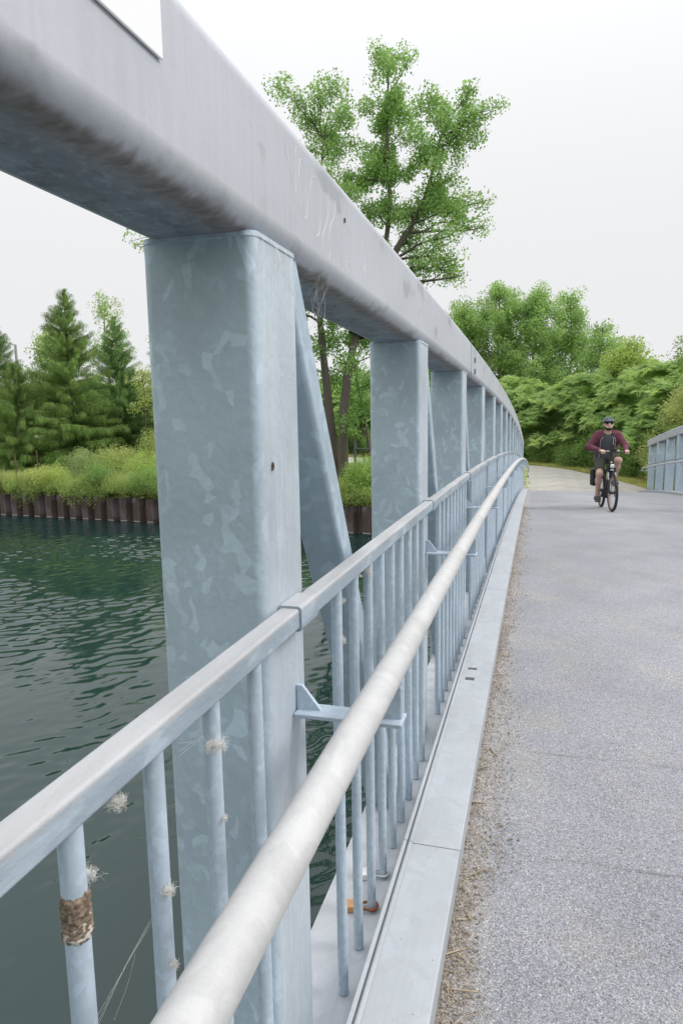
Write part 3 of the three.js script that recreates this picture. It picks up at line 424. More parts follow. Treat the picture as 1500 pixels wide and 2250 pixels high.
// sumac thicket along the outer side of the path bend: a bank of fronds, no single shrub can be told apart
const edgeCurve = new THREE.CatmullRomCurve3([V(7.6, 0, 25.4), V(6.3, 0, 28.5), V(5.55, 0, 32), V(4.5, 0, 36.6), V(3.1, 0, 40.8), V(0.8, 0, 44.4), V(-3.6, 0, 48), V(-13, 0, 52), V(-26, 0, 55.5)]);
{
  const R = rng(361), th = top('sumac_thicket', new THREE.Group(), 'dense bank of green sumac lining the outside of the path bend', 'thicket', null, 'stuff');
  const ros = [frondRosette(rng(1), 9, 0.52), frondRosette(rng(2), 11, 0.46)], A = [[], []], B = [], C = [], stems = [];
  const N = 780, tan = V(0, 0, 0);
  for (let i = 0; i < N; i++) {   // heads of foliage, each a dome of fronds, with shaded gaps between
    const t = Math.pow(R(), 0.9), c = edgeCurve.getPointAt(t); edgeCurve.getTangentAt(t, tan); let out = V(tan.z, 0, -tan.x); if (out.x < 0 && c.z < 45) out.negate(); if (c.z >= 45 && out.z < 0) out.negate();
    const H = 4.7 + 1.5 * (fbm(t * 26, 3, 0, 371, 3) - 0.5) * 2, u = R(), front = u < 0.66, f = front ? u / 0.66 : 1, lump = (fbm(t * 50, f * 4, 0, 375, 3) - 0.5) * 2.2;
    let y, dep; if (front) { y = 0.3 + (H - 0.3) * Math.sin(f * 1.5); dep = 0.2 + 2.7 * (1 - Math.cos(f * 1.45)) + lump; } else { dep = 2.6 + R() * 4.2; y = H + (fbm(t * 60, dep, 0, 379, 3) - 0.5) * 1.6 + (dep - 2.6) * 0.14; }
    const P = V(c.x + out.x * dep, LAND + y, -(c.z + out.z * dep)), low = front && y < 2.2 + 1.6 * (fbm(t * 18, 9, 0, 381, 2) - 0.5) * 2, olive = c.z < 34.5 && R() < 0.85, hr = 0.34 + 0.3 * R();
    if (low || olive) for (let k = 0; k < 24; k++) { const d = rdir(R); (olive ? C : B).push({ p: P.clone().add(V(d.x * hr * 1.5, d.y * hr * 1.2, d.z * hr * 1.3)), s: 0.7 + R() * 0.6 }); }
    else for (let k = 0; k < 8; k++) { const a = k * 2.4 + R(), q = Math.sqrt(k / 8), d = V(Math.cos(a) * q, 0.55 * (1 - q * q), Math.sin(a) * q); A[k & 1].push({ p: P.clone().addScaledVector(d, hr * 1.5), s: 0.62 + R() * 0.55, q: new THREE.Quaternion().setFromUnitVectors(AY, V(d.x * 0.7 + (R() - 0.5) * 0.5, 1, d.z * 0.7 + (R() - 0.5) * 0.5).normalize()).multiply(new THREE.Quaternion().setFromAxisAngle(AY, R() * 6.28)) }); }
    if (i % 5 === 0) stems.push(limb(V(P.x + (R() - 0.5) * 0.6, LAND - 0.1, P.z - R() * 0.5), P, 0.03, 0.012, R, 0.08, 5).g);
  }
  for (let i = 0; i < 9000; i++) {   // leaves inside the bank
    const t = Math.pow(R(), 0.9), c = edgeCurve.getPointAt(t); edgeCurve.getTangentAt(t, tan); let out = V(tan.z, 0, -tan.x); if (out.x < 0 && c.z < 45) out.negate(); if (c.z >= 45 && out.z < 0) out.negate();
    const f = R(), dep = 1.0 + 2.6 * (1 - Math.cos(f * 1.45)) + R() * 1.6; B.push({ p: V(c.x + out.x * dep, LAND + 0.2 + 4.1 * Math.sin(f * 1.5), -(c.z + out.z * dep)), s: 1 + R() * 0.8 });
  }
  part('stems', G(stems), bark, th);
  inst('fronds', ros[0], leafW, A[0], th, [[0.085, 0.16, 0.036], [0.14, 0.215, 0.052]], R); inst('fronds', ros[1], leafW, A[1], th, [[0.075, 0.145, 0.034], [0.125, 0.20, 0.048]], R);
  inst('undergrowth_leaves', clumpSmall, leafW, B, th, [[0.05, 0.105, 0.025], [0.09, 0.155, 0.035]], R); inst('olive_leaves', clumpSmall, leafW, C, th, [[0.10, 0.145, 0.04], [0.155, 0.20, 0.055]], R);
}
// grass blades
function tuftGeo(R, n, h, spread, w) { const pos = [], idx = []; for (let i = 0; i < n; i++) { const a = R() * 6.283, r = spread * Math.sqrt(R()), x = Math.cos(a) * r, z = Math.sin(a) * r, hh = h * (0.5 + R() * 0.6), ln = hh * (0.15 + R() * 0.5), d = R() * 6.283, b = pos.length / 3, px = Math.cos(d + 1.57) * w / 2, pz = Math.sin(d + 1.57) * w / 2; const P = [[0, 0, 1], [0.35, 0.6, 0.8], [1, 1, 0]]; for (const [l, y, k] of P) { const X = x + Math.cos(d) * ln * l, Z = z + Math.sin(d) * ln * l; pos.push(X - px * k, hh * y, Z - pz * k, X + px * k, hh * y, Z + pz * k); } idx.push(b, b + 1, b + 2, b + 1, b + 3, b + 2, b + 2, b + 3, b + 4, b + 3, b + 5, b + 4); } const g = new THREE.BufferGeometry(); g.setAttribute('position', new THREE.Float32BufferAttribute(pos, 3)); g.setIndex(idx); g.computeVertexNormals(); return g; }
const grassG = tuftGeo(rng(401), 22, 0.55, 0.2, 0.014), shortG = tuftGeo(rng(402), 26, 0.16, 0.2, 0.01);
{ // verge beside the path, and rough grass over the bank
  const R = rng(411), L1 = [], L2 = [], L3 = [], tan = V(0, 0, 0);
  for (let i = 0; i < 5200; i++) { const t = R(), c = edgeCurve.getPointAt(t); edgeCurve.getTangentAt(t, tan); let o = V(tan.z, 0, -tan.x); if (o.x < 0 && c.z < 45) o.negate(); if (c.z >= 45 && o.z < 0) o.negate(); const d = -1.15 + R() * 1.9, x = c.x + o.x * d, s = c.z + o.z * d; if (s < 29.6 && x < 5.2) continue; L1.push({ p: V(x, landY(x, s) + (d < -0.5 ? 0.06 : 0), -s), s: 0.7 + R() * 0.8 + (d > 0.1 ? 0.8 : 0), q: yaw(R) }); }
  for (let i = 0; i < 9000; i++) { const x = -38 + R() * 36.5, t = 0.45 + Math.pow(R(), 1.7) * 11, s = bankS(x) + t; if (x > -2.6 && s > 28) continue; if (x < -26 + 0 && R() < 0.3) continue; L2.push({ p: V(x, landY(x, s), -s), s: 0.45 + R() * 0.6 + 0.9 * sstep(0.4, 0.75, fbm(x * 0.6, s * 0.6, 0, 415, 3)), q: yaw(R) }); }
  const v = top('path_verge_grass', new THREE.Group(), 'short grass verge between the gravel path and the sumac', 'grass', null, 'stuff'); inst('grass', shortG, leafW, L1, v, [[0.13, 0.17, 0.04], [0.20, 0.22, 0.07]], R);
  const b = top('bank_grass', new THREE.Group(), 'tall bright rough grass and weeds on top of the pile wall', 'grass', null, 'stuff'); inst('grass', grassG, leafW, L2, b, [[0.105, 0.155, 0.04], [0.17, 0.215, 0.065]], R);
  // leafy weeds standing in it and trailing over the edge
  for (let i = 0; i < 4600; i++) { const x = -38 + R() * 36, edge = R() < 0.45, m = fbm(x * 0.5, 2, 0, 421, 3), t = edge ? 0.0 + R() * 0.6 : 0.6 + R() * 8; if (edge && m < 0.3) continue; if (x > -2.6 && t > 3) continue; const s = bankS(x) + t, drop = edge ? R() * R() * (0.15 + 0.9 * sstep(0.5, 0.72, m)) : 0; L3.push({ p: V(x, LAND + 0.12 + R() * (edge ? 0.35 : 0.75 * fbm(x * 0.7, s * 0.7, 0, 425, 2) * 1.4) - drop, -(s - (drop > 0.12 ? 0.25 : 0))), s: 0.55 + R() * 0.5 }); }
  inst('weeds', clumpTiny, leafW, L3, b, [[0.085, 0.15, 0.035], [0.15, 0.215, 0.055]], R);
}
// a few bushes and saplings that stand out on the left bank
function bush(name, label, seed, x, s, h, w, cols, cg = clumpTiny, n = 160) {
  const R = rng(seed), g = top(name, new THREE.Group(), label, 'bush'), L = [], st = [];
  for (let i = 0; i < n; i++) { const d = rdir(R), f = Math.cbrt(R()); L.push({ p: V(x + d.x * w * f, LAND + h * 0.52 + d.y * h * 0.48 * f, -s + d.z * w * f), s: 0.7 + R() * 0.6 }); if (i % 12 === 0) st.push(limb(V(x + (R() - 0.5) * 0.3, LAND - 0.1, -s), L[i].p.clone(), 0.025, 0.006, R, 0.08, 5).g); }
  part('stems', G(st), bark, g); inst('leaves', cg, leafW, L, g, cols, R); return g;
}
bush('hedge_bush', 'round green bush at the foot of the tall spruce', 431, -25.1, 31.9, 1.7, 0.9, [[0.07, 0.14, 0.03], [0.11, 0.19, 0.04]]);
bush('willow_bush', 'yellowish pointed bush in front of the spruces, middle of the left gap', 433, -21.3, 31.6, 2.0, 1.3, [[0.12, 0.175, 0.045], [0.165, 0.215, 0.06]], clumpTiny, 240);
bush('bramble_bush', 'broad bright bush against the left edge of the first post', 437, -18.9, 31.0, 1.7, 1.4, [[0.10, 0.165, 0.035], [0.15, 0.215, 0.05]], clumpTiny, 260);
bush('elder_bush', 'pale green bush beside the first post, below the yellow sapling', 439, -20.0, 33.8, 3.0, 1.1, [[0.11, 0.16, 0.04], [0.16, 0.21, 0.06]], clumpSmall, 200);
bush('nettle_clump', 'dense green clump hanging over the pile wall, left gap', 445, -19.9, 28.0, 1.25, 0.85, [[0.06, 0.125, 0.03], [0.10, 0.175, 0.04]], clumpTiny, 170);
bush('nettle_clump', 'low green clump on the wall edge near the first post', 446, -17.0, 27.6, 1.1, 0.9, [[0.07, 0.14, 0.03], [0.115, 0.19, 0.045]], clumpTiny, 170);
bush('goldenrod_clump', 'yellowish weed clump on the wall edge at the left', 448, -22.9, 28.3, 1.15, 0.9, [[0.12, 0.18, 0.04], [0.17, 0.22, 0.055]], clumpTiny, 150);
bush('goldenrod_clump', 'tall grey-green weed clump in the middle of the left bank', 449, -22.4, 30.3, 1.9, 1.0, [[0.09, 0.14, 0.045], [0.13, 0.18, 0.06]], clumpTiny, 170);
bush('dogwood_bush', 'dark green bush right of the poplar trunks above the pile wall', 441, -6.7, 26.9, 1.7, 0.8, [[0.08, 0.155, 0.03], [0.13, 0.21, 0.045]], clumpTiny, 240);
bush('dogwood_bush', 'bright bush left of the poplar trunks at the wall edge', 442, -9.3, 27.2, 1.5, 0.8, [[0.09, 0.17, 0.03], [0.14, 0.22, 0.045]], clumpTiny, 200);
bush('weed_bush', 'small weed at the far end of the near kerb', 443, -0.62, 30.1, 1.25, 0.28, [[0.13, 0.19, 0.04], [0.18, 0.24, 0.06]], clumpTiny, 26);
bush('vine_bush', 'yellow-green weed growing up the end of the far railing', 444, 4.75, 29.9, 1.7, 0.4, [[0.12, 0.17, 0.035], [0.19, 0.22, 0.05]], clumpTiny, 70);
simpleTree('maple_sapling', 'thin yellow-leaved sapling beside the left edge of the first post', null, 447, -20.9, 34.0, 4.1, 1.0, 1.6, 9, [[0.115, 0.17, 0.04], [0.16, 0.21, 0.055]], { r0: 0.05, dens: 22, spread: 0.2, leaf: 0.9 });

// conifers with drooping sprays
function needleSpray(R) { const L = []; for (let i = 0; i < 26; i++) { const t = R(), o = V((R() - 0.5) * 0.16, -t * 0.02, (R() - 0.5) * 0.5), d = V((R() - 0.5) * 0.9, -0.75 - R() * 0.7, (R() - 0.5) * 0.9).normalize(); L.push({ o, dir: d, side: perp(d, R), l: 0.14 + R() * 0.3, w: 0.019, fold: 0.1 }); } for (let i = 0; i < 12; i++) { const d = V((R() - 0.5) * 2, R() * 0.5 - 0.1, (R() - 0.5) * 2).normalize(); L.push({ o: V(0, 0, (R() - 0.5) * 0.5), dir: d, side: perp(d, R), l: 0.12 + R() * 0.1, w: 0.02, fold: 0.1 }); } return leafGeo(L); }
const spray = [needleSpray(rng(451)), needleSpray(rng(452))];
function conifer(label, seed, x, s, h, w, cols, skirt = 0.4) {
  const R = rng(seed), t = top('spruce_tree', new THREE.Group(), label, 'tree', null), base = LAND - 0.1, wood = [], L = [[], []];
  const H = h - base; part('trunk', G([rod(V(x, base, -s), V(x, h - 0.2, -s), 0.16, 9, 0.015)]), bark, t);
  for (let y = skirt; y < H - 0.15; y += 0.15 + 0.12 * R()) {
    const f = y / H, n = 5 + fl(R() * 3);
    for (let k = 0; k < n; k++) {
      const a = R() * 6.283, len = (w * Math.pow(1 - f, 0.8) * (0.6 + 0.5 * R()) + 0.06), sx = Math.cos(a), sz = Math.sin(a), P = []; const droop = mix(0.42, -0.35, f) + (R() - 0.5) * 0.2;
      for (let i = 0; i <= 4; i++) { const q = i / 4; P.push(V(x + sx * len * q, base + y + len * (0.10 * q - droop * q * q + 0.16 * q * q * q), -s + sz * len * q)); }
      const cv = new THREE.CatmullRomCurve3(P); wood.push(new THREE.TubeGeometry(cv, 4, 0.012, 4));
      const m = Math.ceil(len * 11); for (let i = 0; i < m; i++) { const q = 0.12 + 0.88 * (i + R()) / m, p = cv.getPointAt(Math.min(1, q)); const spread = 0.14 * len * (1 - Math.abs(q - 0.6)); p.x += -sz * (R() - 0.5) * 2 * spread; p.z += sx * (R() - 0.5) * 2 * spread; L[i & 1].push({ p, s: V(1, 0.7 + R() * 0.8, 1).multiplyScalar((0.6 + 0.5 * R()) * mix(1, 0.6, f)), q: new THREE.Quaternion().setFromEuler(new THREE.Euler(0, Math.atan2(sx, sz), 0)) }); }
    }
  }
  part('branches', G(wood), bark, t); inst('needles', spray[0], leafW, L[0], t, cols, R); inst('needles', spray[1], leafW, L[1], t, cols, R); return t;
}
const cc = [[0.055, 0.105, 0.023], [0.092, 0.155, 0.035]];
conifer('tallest spruce of the left bank, pointed with drooping branches', 461, -25.4, 33.6, 8.6, 3.7, cc);
conifer('lighter second spruce, right of the tallest one', 463, -24.4, 36.8, 7.5, 3.3, [[0.055, 0.115, 0.03], [0.085, 0.155, 0.04]]);
conifer('dark spruce half hidden by the first post', 465, -21.4, 37.4, 6.8, 2.8, [[0.045, 0.09, 0.022], [0.075, 0.13, 0.03]]);
conifer('dark spruce at the left edge of the picture', 467, -31.2, 34.6, 7.2, 3.4, [[0.04, 0.085, 0.02], [0.07, 0.125, 0.03]]);
conifer('low spreading spruce before the tallest one, left of centre', 469, -27.6, 31.8, 4.6, 3.0, cc, 0.5);
simpleTree('birch_tree', 'slender light tree between the two tall spruces', null, 471, -26.3, 39, 9.0, 1.9, 1.0, 16, [[0.10, 0.17, 0.05], [0.15, 0.22, 0.07]], { r0: 0.09, dens: 26, leaf: 1.0, bark: barkPale });
simpleTree('ash_tree', 'pale leafy tree behind the lamp pole at the left edge', null, 473, -31.6, 40, 7.2, 2.6, 0.6, 18, [[0.10, 0.17, 0.05], [0.15, 0.22, 0.07]]);
simpleTree('ash_tree', 'leafy tree behind the second spruce', null, 475, -23.0, 41.5, 7.3, 2.2, 0.6, 16, [[0.08, 0.145, 0.04], [0.12, 0.19, 0.055]]);
{ // the wood that closes the view behind everything, one mass
  const R = rng(481), w = top('distant_wood', new THREE.Group(), 'distant band of green woodland behind all the other trees', 'woodland', null, 'stuff'), L = [], st = [];
  for (let i = 0; i < 4600; i++) { const a = -1.35 + R() * 1.75, d = 78 + R() * 9, x = Math.sin(a) * d, s = Math.cos(a) * d, H = 4.5 + 3.2 * fbm(a * 16, 2, 0, 485, 3) + (a > -0.3 ? 0.5 : 0); L.push({ p: V(x, LAND + 0.4 + Math.sqrt(R()) * H, -s), s: 2.3 + R() * 1.4 }); if (i % 24 === 0) st.push(rod(V(x, LAND - 0.3, -s), V(x + (R() - 0.5), LAND + H * 0.8, -s), 0.16, 6, 0.05)); }
  part('stems', G(st), bark, w); inst('leaves', clumpBig, leafW, L, w, [[0.07, 0.13, 0.035], [0.11, 0.175, 0.05]], R);
}

{ // unseen wood added behind the camera to darken steel faces turned back
  const R = rng(487), w = top('added_shore_wood', new THREE.Group(), 'unseen woodland added behind the viewpoint to block low sky', 'woodland', null, 'stuff'), L = [], st = [];
  for (let i = 0; i < 5200; i++) { const x = -110 + R() * 220, z = 31 + R() * 12 + Math.abs(x) * -0.05, H = 12 + 6 * fbm(x * 0.07, 4, 0, 489, 3); L.push({ p: V(x, LAND + 0.5 + R() * H, z), s: 3.4 + R() * 1.8 }); if (i % 40 === 0) st.push(rod(V(x, LAND - 0.3, z), V(x + (R() - 0.5), LAND + H * 0.8, z), 0.2, 6, 0.06)); }
  part('stems', G(st), bark, w); inst('leaves', clumpBig, leafW, L, w, [[0.07, 0.13, 0.035], [0.11, 0.175, 0.05]], R);
}

// ---------------------------------------------------------------- poles and fences on the bank
const poleM = mat({ color: lin(0.36, 0.36, 0.35), roughness: 0.7 }), rustM = mat({ color: lin(0.13, 0.085, 0.06), roughness: 0.9 }), fenceM = mat({ color: lin(0.10, 0.115, 0.12), roughness: 0.7 }), railM = mat({ color: lin(0.34, 0.32, 0.28), roughness: 0.85 });
{
  const g = new THREE.Group(); g.position.set(-33.0, LAND - 0.1, -38.4);
  part('pole', rod(V(0, 0, 0), V(0, 8.4, 0), 0.12, 10, 0.08), poleM, g); part('lamp_arm', tube([V(0, 8.3, 0), V(-0.3, 8.5, 0.02), V(-0.9, 8.56, 0.05), V(-1.3, 8.54, 0.06)], 0.035, 12, 7), poleM, g);
  part('lamp_head', box(0.6, 0.12, 0.22, -1.5, 8.51, 0.07, 0.05), poleM, g); top('lamp_pole', g, 'grey lamp pole with side arm among the trees at the left edge', 'lamp pole');
}
const fp = (x, s, h, label, r = 0.032, m = rustM) => { const g = new THREE.Group(); g.position.set(x, landY(x, s), -s); part('shaft', rod(V(0, -0.3, 0), V(0, h, 0), r, 8), m, g); part('cap', rod(V(0, h, 0), V(0, h + 0.03, 0), r * 1.25, 8, r * 0.6), m, g); return top('fence_post', g, label, 'post', 'old fence posts on the left bank'); };
fp(-23.6, 28.3, 1.9, 'tall thin rusty post at the wall edge, below the lamp pole'); fp(-24.9, 28.3, 1.75, 'thin rusty post at the far left edge of the bank'); fp(-19.6, 27.9, 0.75, 'short dark stake above the vines on the pile wall'); fp(-16.9, 27.6, 0.75, 'short dark stake beside the first post, under the pale rail');
{ const g = new THREE.Group(); const y = landY(-18, 29.6) + 0.62; part('rail', G([box(3.6, 0.12, 0.08, 0, 0, 0, 0.02)]), railM, g); part('leg', rod(V(-1.4, -0.9, 0), V(-1.4, 0.02, 0), 0.05, 8), railM, g); part('leg', rod(V(1.4, -0.9, 0), V(1.4, 0.02, 0), 0.05, 8), railM, g); g.position.set(-17.7, y, -29.8); g.rotation.y = -0.1; top('guard_rail', g, 'low weathered grey rail in the grass left of the first post', 'rail'); }
{ const g = new THREE.Group(); g.position.set(-7.35, LAND - 0.05, -28.0); part('gate_post', rod(V(0, -0.2, 0), V(0, 2.4, 0), 0.055, 10), fenceM, g); part('gate_post', rod(V(2.2, -0.2, 0.1), V(2.2, 2.4, 0.1), 0.055, 10), fenceM, g); for (const y of [0.25, 1.15, 2.05]) part('gate_bar', rod(V(0, y, 0), V(2.2, y, 0.1), 0.028, 8), fenceM, g); for (let i = 1; i < 6; i++) part('gate_upright', rod(V(2.2 * i / 6, 0.25, 0.1 * i / 6), V(2.2 * i / 6, 2.05, 0.1 * i / 6), 0.012, 6), fenceM, g); top('pipe_gate', g, 'dark pipe gate frame right of the poplar trunk, behind the second post', 'gate'); }

// ---------------------------------------------------------------- cyclist: bicycle and rider in their own frame (+z forward, +y up, rider's right = -x)
const cyc = new THREE.Group();   // frame only, its children are moved to the scene below
const cycM = new THREE.Matrix4();
{ const s = 14.1, x = 1.335; const q = new THREE.Quaternion().setFromEuler(new THREE.Euler(-0.061, 0.085, 0, 'YXZ')); cycM.compose(V(x, D(s) - 0.001, -s), q, V(1, 1, 1)); }
const place = (o) => { o.applyMatrix4(cycM); return o; };
{
  const blk = mat({ color: lin(0.012, 0.012, 0.013), roughness: 0.42 }), rub = mat({ color: lin(0.035, 0.035, 0.037), roughness: 0.85 }), alu = mat({ color: lin(0.5, 0.5, 0.52), roughness: 0.35, metalness: 0.8 }), tan = mat({ color: lin(0.32, 0.24, 0.18), roughness: 0.8 }), lampM = mat({ color: lin(0.75, 0.76, 0.78), roughness: 0.15, metalness: 0.3 });
  const bike = top('bicycle', new THREE.Group(), 'black electric bicycle with wide tyres ridden towards the camera', 'bicycle');
  const BB = V(0, 0.30, -0.03), RA = V(0, 0.35, -0.50), FA = V(0, 0.35, 0.62), HT = V(0, 0.93, 0.40), HB = V(0, 0.76, 0.455), ST = V(0, 0.72, -0.17), SD = V(0, 0.93, -0.225);
  part('down_tube', rod(BB.clone().add(V(0, 0.05, 0.03)), HB, 0.045, 14), blk, bike); part('seat_tube', rod(BB, ST, 0.02, 12), blk, bike); part('top_tube', rod(ST, HT.clone().add(V(0, -0.05, 0.01)), 0.024, 12), blk, bike); part('head_tube', rod(HB, HT, 0.03, 14), blk, bike);
  part('chain_stay', G([rod(BB.clone().add(V(0.03, 0, 0)), RA.clone().add(V(0.065, 0, 0)), 0.012), rod(BB.clone().add(V(-0.03, 0, 0)), RA.clone().add(V(-0.065, 0, 0)), 0.012)]), blk, bike);
  part('seat_stay', G([rod(ST.clone().add(V(0.02, 0, 0)), RA.clone().add(V(0.065, 0, 0)), 0.009), rod(ST.clone().add(V(-0.02, 0, 0)), RA.clone().add(V(-0.065, 0, 0)), 0.009)]), blk, bike);
  part('seat_post', rod(ST, SD, 0.015), alu, bike); part('motor', G([box(0.13, 0.19, 0.22, 0, 0.31, 0.0, 0.05)]), blk, bike);
  { const g = new THREE.SphereGeometry(1, 18, 12); g.scale(0.08, 0.035, 0.14); g.translate(0, 0.955, -0.24); const n = new THREE.SphereGeometry(1, 14, 10); n.scale(0.035, 0.028, 0.12); n.translate(0, 0.955, -0.12); part('saddle', G([g, n]), blk, bike); }
  const wheel = (name, c, turn) => {
    const w = new THREE.Group(); w.name = name; w.position.copy(c); w.rotation.y = turn; bike.add(w); const ty = new THREE.TorusGeometry(0.324, 0.027, 12, 56); ty.rotateY(Math.PI / 2); part('tyre', ty, rub, w);
    const wl = new THREE.TorusGeometry(0.302, 0.0125, 6, 48); wl.rotateY(Math.PI / 2); wl.scale(1.25, 1, 1); part('rim', wl, tan, w); const sp = []; for (let i = 0; i < 28; i++) { const a = i / 28 * 6.283, e = i % 2 ? 1 : -1, b = a + (i % 4 < 2 ? 0.35 : -0.35); sp.push(rod(V(e * 0.028, Math.sin(b) * 0.03, Math.cos(b) * 0.03), V(0, Math.sin(a) * 0.3, Math.cos(a) * 0.3), 0.0016, 4)); } part('spokes', G(sp), alu, w);
    part('hub', rod(V(-0.055, 0, 0), V(0.055, 0, 0), 0.028, 12), blk, w); const dr = new THREE.CylinderGeometry(0.085, 0.085, 0.003, 24); dr.rotateZ(Math.PI / 2); dr.translate(0.045, 0, 0); part('brake_disc', dr, alu, w); return w; };
  wheel('front_wheel', FA, 0.05); wheel('rear_wheel', RA, 0);
  for (const e of [-1, 1]) { const a = V(e * 0.062, 0.35, 0.62), b = V(e * 0.062, 0.78, 0.475); const f = part('fork_leg', G([rod(a, a.clone().lerp(b, 0.55), 0.021, 12), rod(a.clone().lerp(b, 0.5), b, 0.016, 12)]), blk, bike); part('stanchion', rod(a.clone().lerp(b, 0.56), a.clone().lerp(b, 0.86), 0.0175, 12), alu, f); }
  part('fork_crown', G([box(0.17, 0.05, 0.06, 0, 0.79, 0.465, 0.018)]), blk, bike);
  { const f = part('front_mudguard', (() => { const g = new THREE.TorusGeometry(0.368, 0.028, 6, 24, 1.5); g.scale(1, 1, 0.5); g.rotateY(-Math.PI / 2); g.rotateX(-0.35); g.translate(0, 0.35, 0.62); return g; })(), blk, bike); }
  part('stem', G([rod(HT, V(0, 1.07, 0.385), 0.02, 12), rod(V(0, 1.065, 0.385), V(0, 1.10, 0.44), 0.02, 12)]), blk, bike);
  { const bar = part('handlebar', tube([V(-0.36, 1.095, 0.33), V(-0.22, 1.105, 0.37), V(-0.1, 1.10, 0.43), V(0, 1.10, 0.44), V(0.1, 1.10, 0.43), V(0.22, 1.105, 0.37), V(0.33, 1.095, 0.33)], 0.0125, 40, 10), blk, bike); for (const e of [-1, 1]) { part('grip', rod(V(e * 0.24, 1.103, 0.362), V(e * (e < 0 ? 0.365 : 0.335), 1.095, 0.328), 0.0175, 10), rub, bar); part('brake_lever', tube([V(e * 0.19, 1.09, 0.40), V(e * 0.23, 1.07, 0.43), V(e * 0.31, 1.06, 0.40)], 0.007, 10, 6), blk, bar); } part('display', G([box(0.09, 0.06, 0.02, 0.03, 1.135, 0.425, 0.006)]), blk, bar); part('bell', new THREE.SphereGeometry(0.02, 10, 8).translate(0.12, 1.125, 0.42), alu, bar); part('phone_mount', G([box(0.06, 0.03, 0.04, -0.07, 1.12, 0.42, 0.008)]), alu, bar); }
  { const l = part('headlight', G([rod(V(0, 0.845, 0.47), V(0, 0.845, 0.54), 0.04, 16, 0.046)]), blk, bike); part('lens', new THREE.SphereGeometry(0.04, 14, 10).scale(1, 1, 0.35).translate(0, 0.845, 0.54), lampM, l); part('reflector', G([box(0.06, 0.035, 0.015, 0, 0.775, 0.51, 0.005)]), lampM, l); part('badge', G([box(0.03, 0.03, 0.01, 0, 0.915, 0.437, 0.003)]), lampM, bike); }
  const PR = V(-0.125, 0.14, -0.09), PL = V(0.125, 0.46, 0.03);
  part('crank', rod(V(-0.085, 0.30, -0.03), PR.clone().setX(-0.095), 0.012), alu, bike); part('crank', rod(V(0.085, 0.30, -0.03), PL.clone().setX(0.095), 0.012), alu, bike); for (const p of [PR, PL]) part('pedal', G([box(0.09, 0.022, 0.095, p.x * 1.12, p.y, p.z, 0.006)]), blk, bike);
  { const cr = new THREE.CylinderGeometry(0.075, 0.075, 0.006, 24); cr.rotateZ(Math.PI / 2); cr.translate(-0.072, 0.30, -0.03); part('chain_ring', cr, blk, bike); }
  part('rear_rack', G([rod(V(-0.06, 0.76, -0.25), V(-0.06, 0.76, -0.68), 0.007), rod(V(0.06, 0.76, -0.25), V(0.06, 0.76, -0.68), 0.007), rod(V(-0.06, 0.76, -0.65), V(0.06, 0.76, -0.65), 0.007), rod(V(-0.065, 0.35, -0.5), V(-0.06, 0.76, -0.55), 0.006), rod(V(0.065, 0.35, -0.5), V(0.06, 0.76, -0.55), 0.006)]), blk, bike);
  place(bike);
  const bag = top('pannier_bag', new THREE.Group(), 'black pannier bag hanging beside the rear wheel of the bicycle', 'bag');
  part('body', G([box(0.12, 0.33, 0.30, -0.155, 0.60, -0.47, 0.035)]), mat({ color: lin(0.02, 0.02, 0.022), roughness: 0.75 }), bag); part('flap', G([box(0.128, 0.07, 0.308, -0.155, 0.745, -0.47, 0.03)]), blk, bag); part('strap', G([box(0.012, 0.24, 0.03, -0.219, 0.62, -0.40, 0.004)]), rub, bag); place(bag);
}
// ---- rider, meshed from a distance field
const dEll = (c, r) => (p) => { const x = (p.x - c.x) / r.x, y = (p.y - c.y) / r.y, z = (p.z - c.z) / r.z, k = Math.sqrt(x * x + y * y + z * z); return (k - 1) * Math.min(r.x, r.y, r.z) * (k > 1 ? 1 : 1); };
const dCap = (a, b, ra, rb, sx = 1) => { const bx = b.x - a.x, by = b.y - a.y, bz = b.z - a.z, L = bx * bx + by * by + bz * bz; return (p) => { let px = p.x - a.x, py = p.y - a.y, pz = p.z - a.z; const t = clamp((px * bx + py * by + pz * bz) / L); px -= bx * t; py -= by * t; pz -= bz * t; return Math.sqrt(px * px * sx + py * py + pz * pz) - mix(ra, rb, t); }; };
const smin = (a, b, k) => { const h = Math.max(k - Math.abs(a - b), 0) / k; return Math.min(a, b) - h * h * k * 0.25; };
const uni = (k, ...fs) => (p) => { let d = fs[0](p); for (let i = 1; i < fs.length; i++) d = smin(d, fs[i](p), k); return d; };
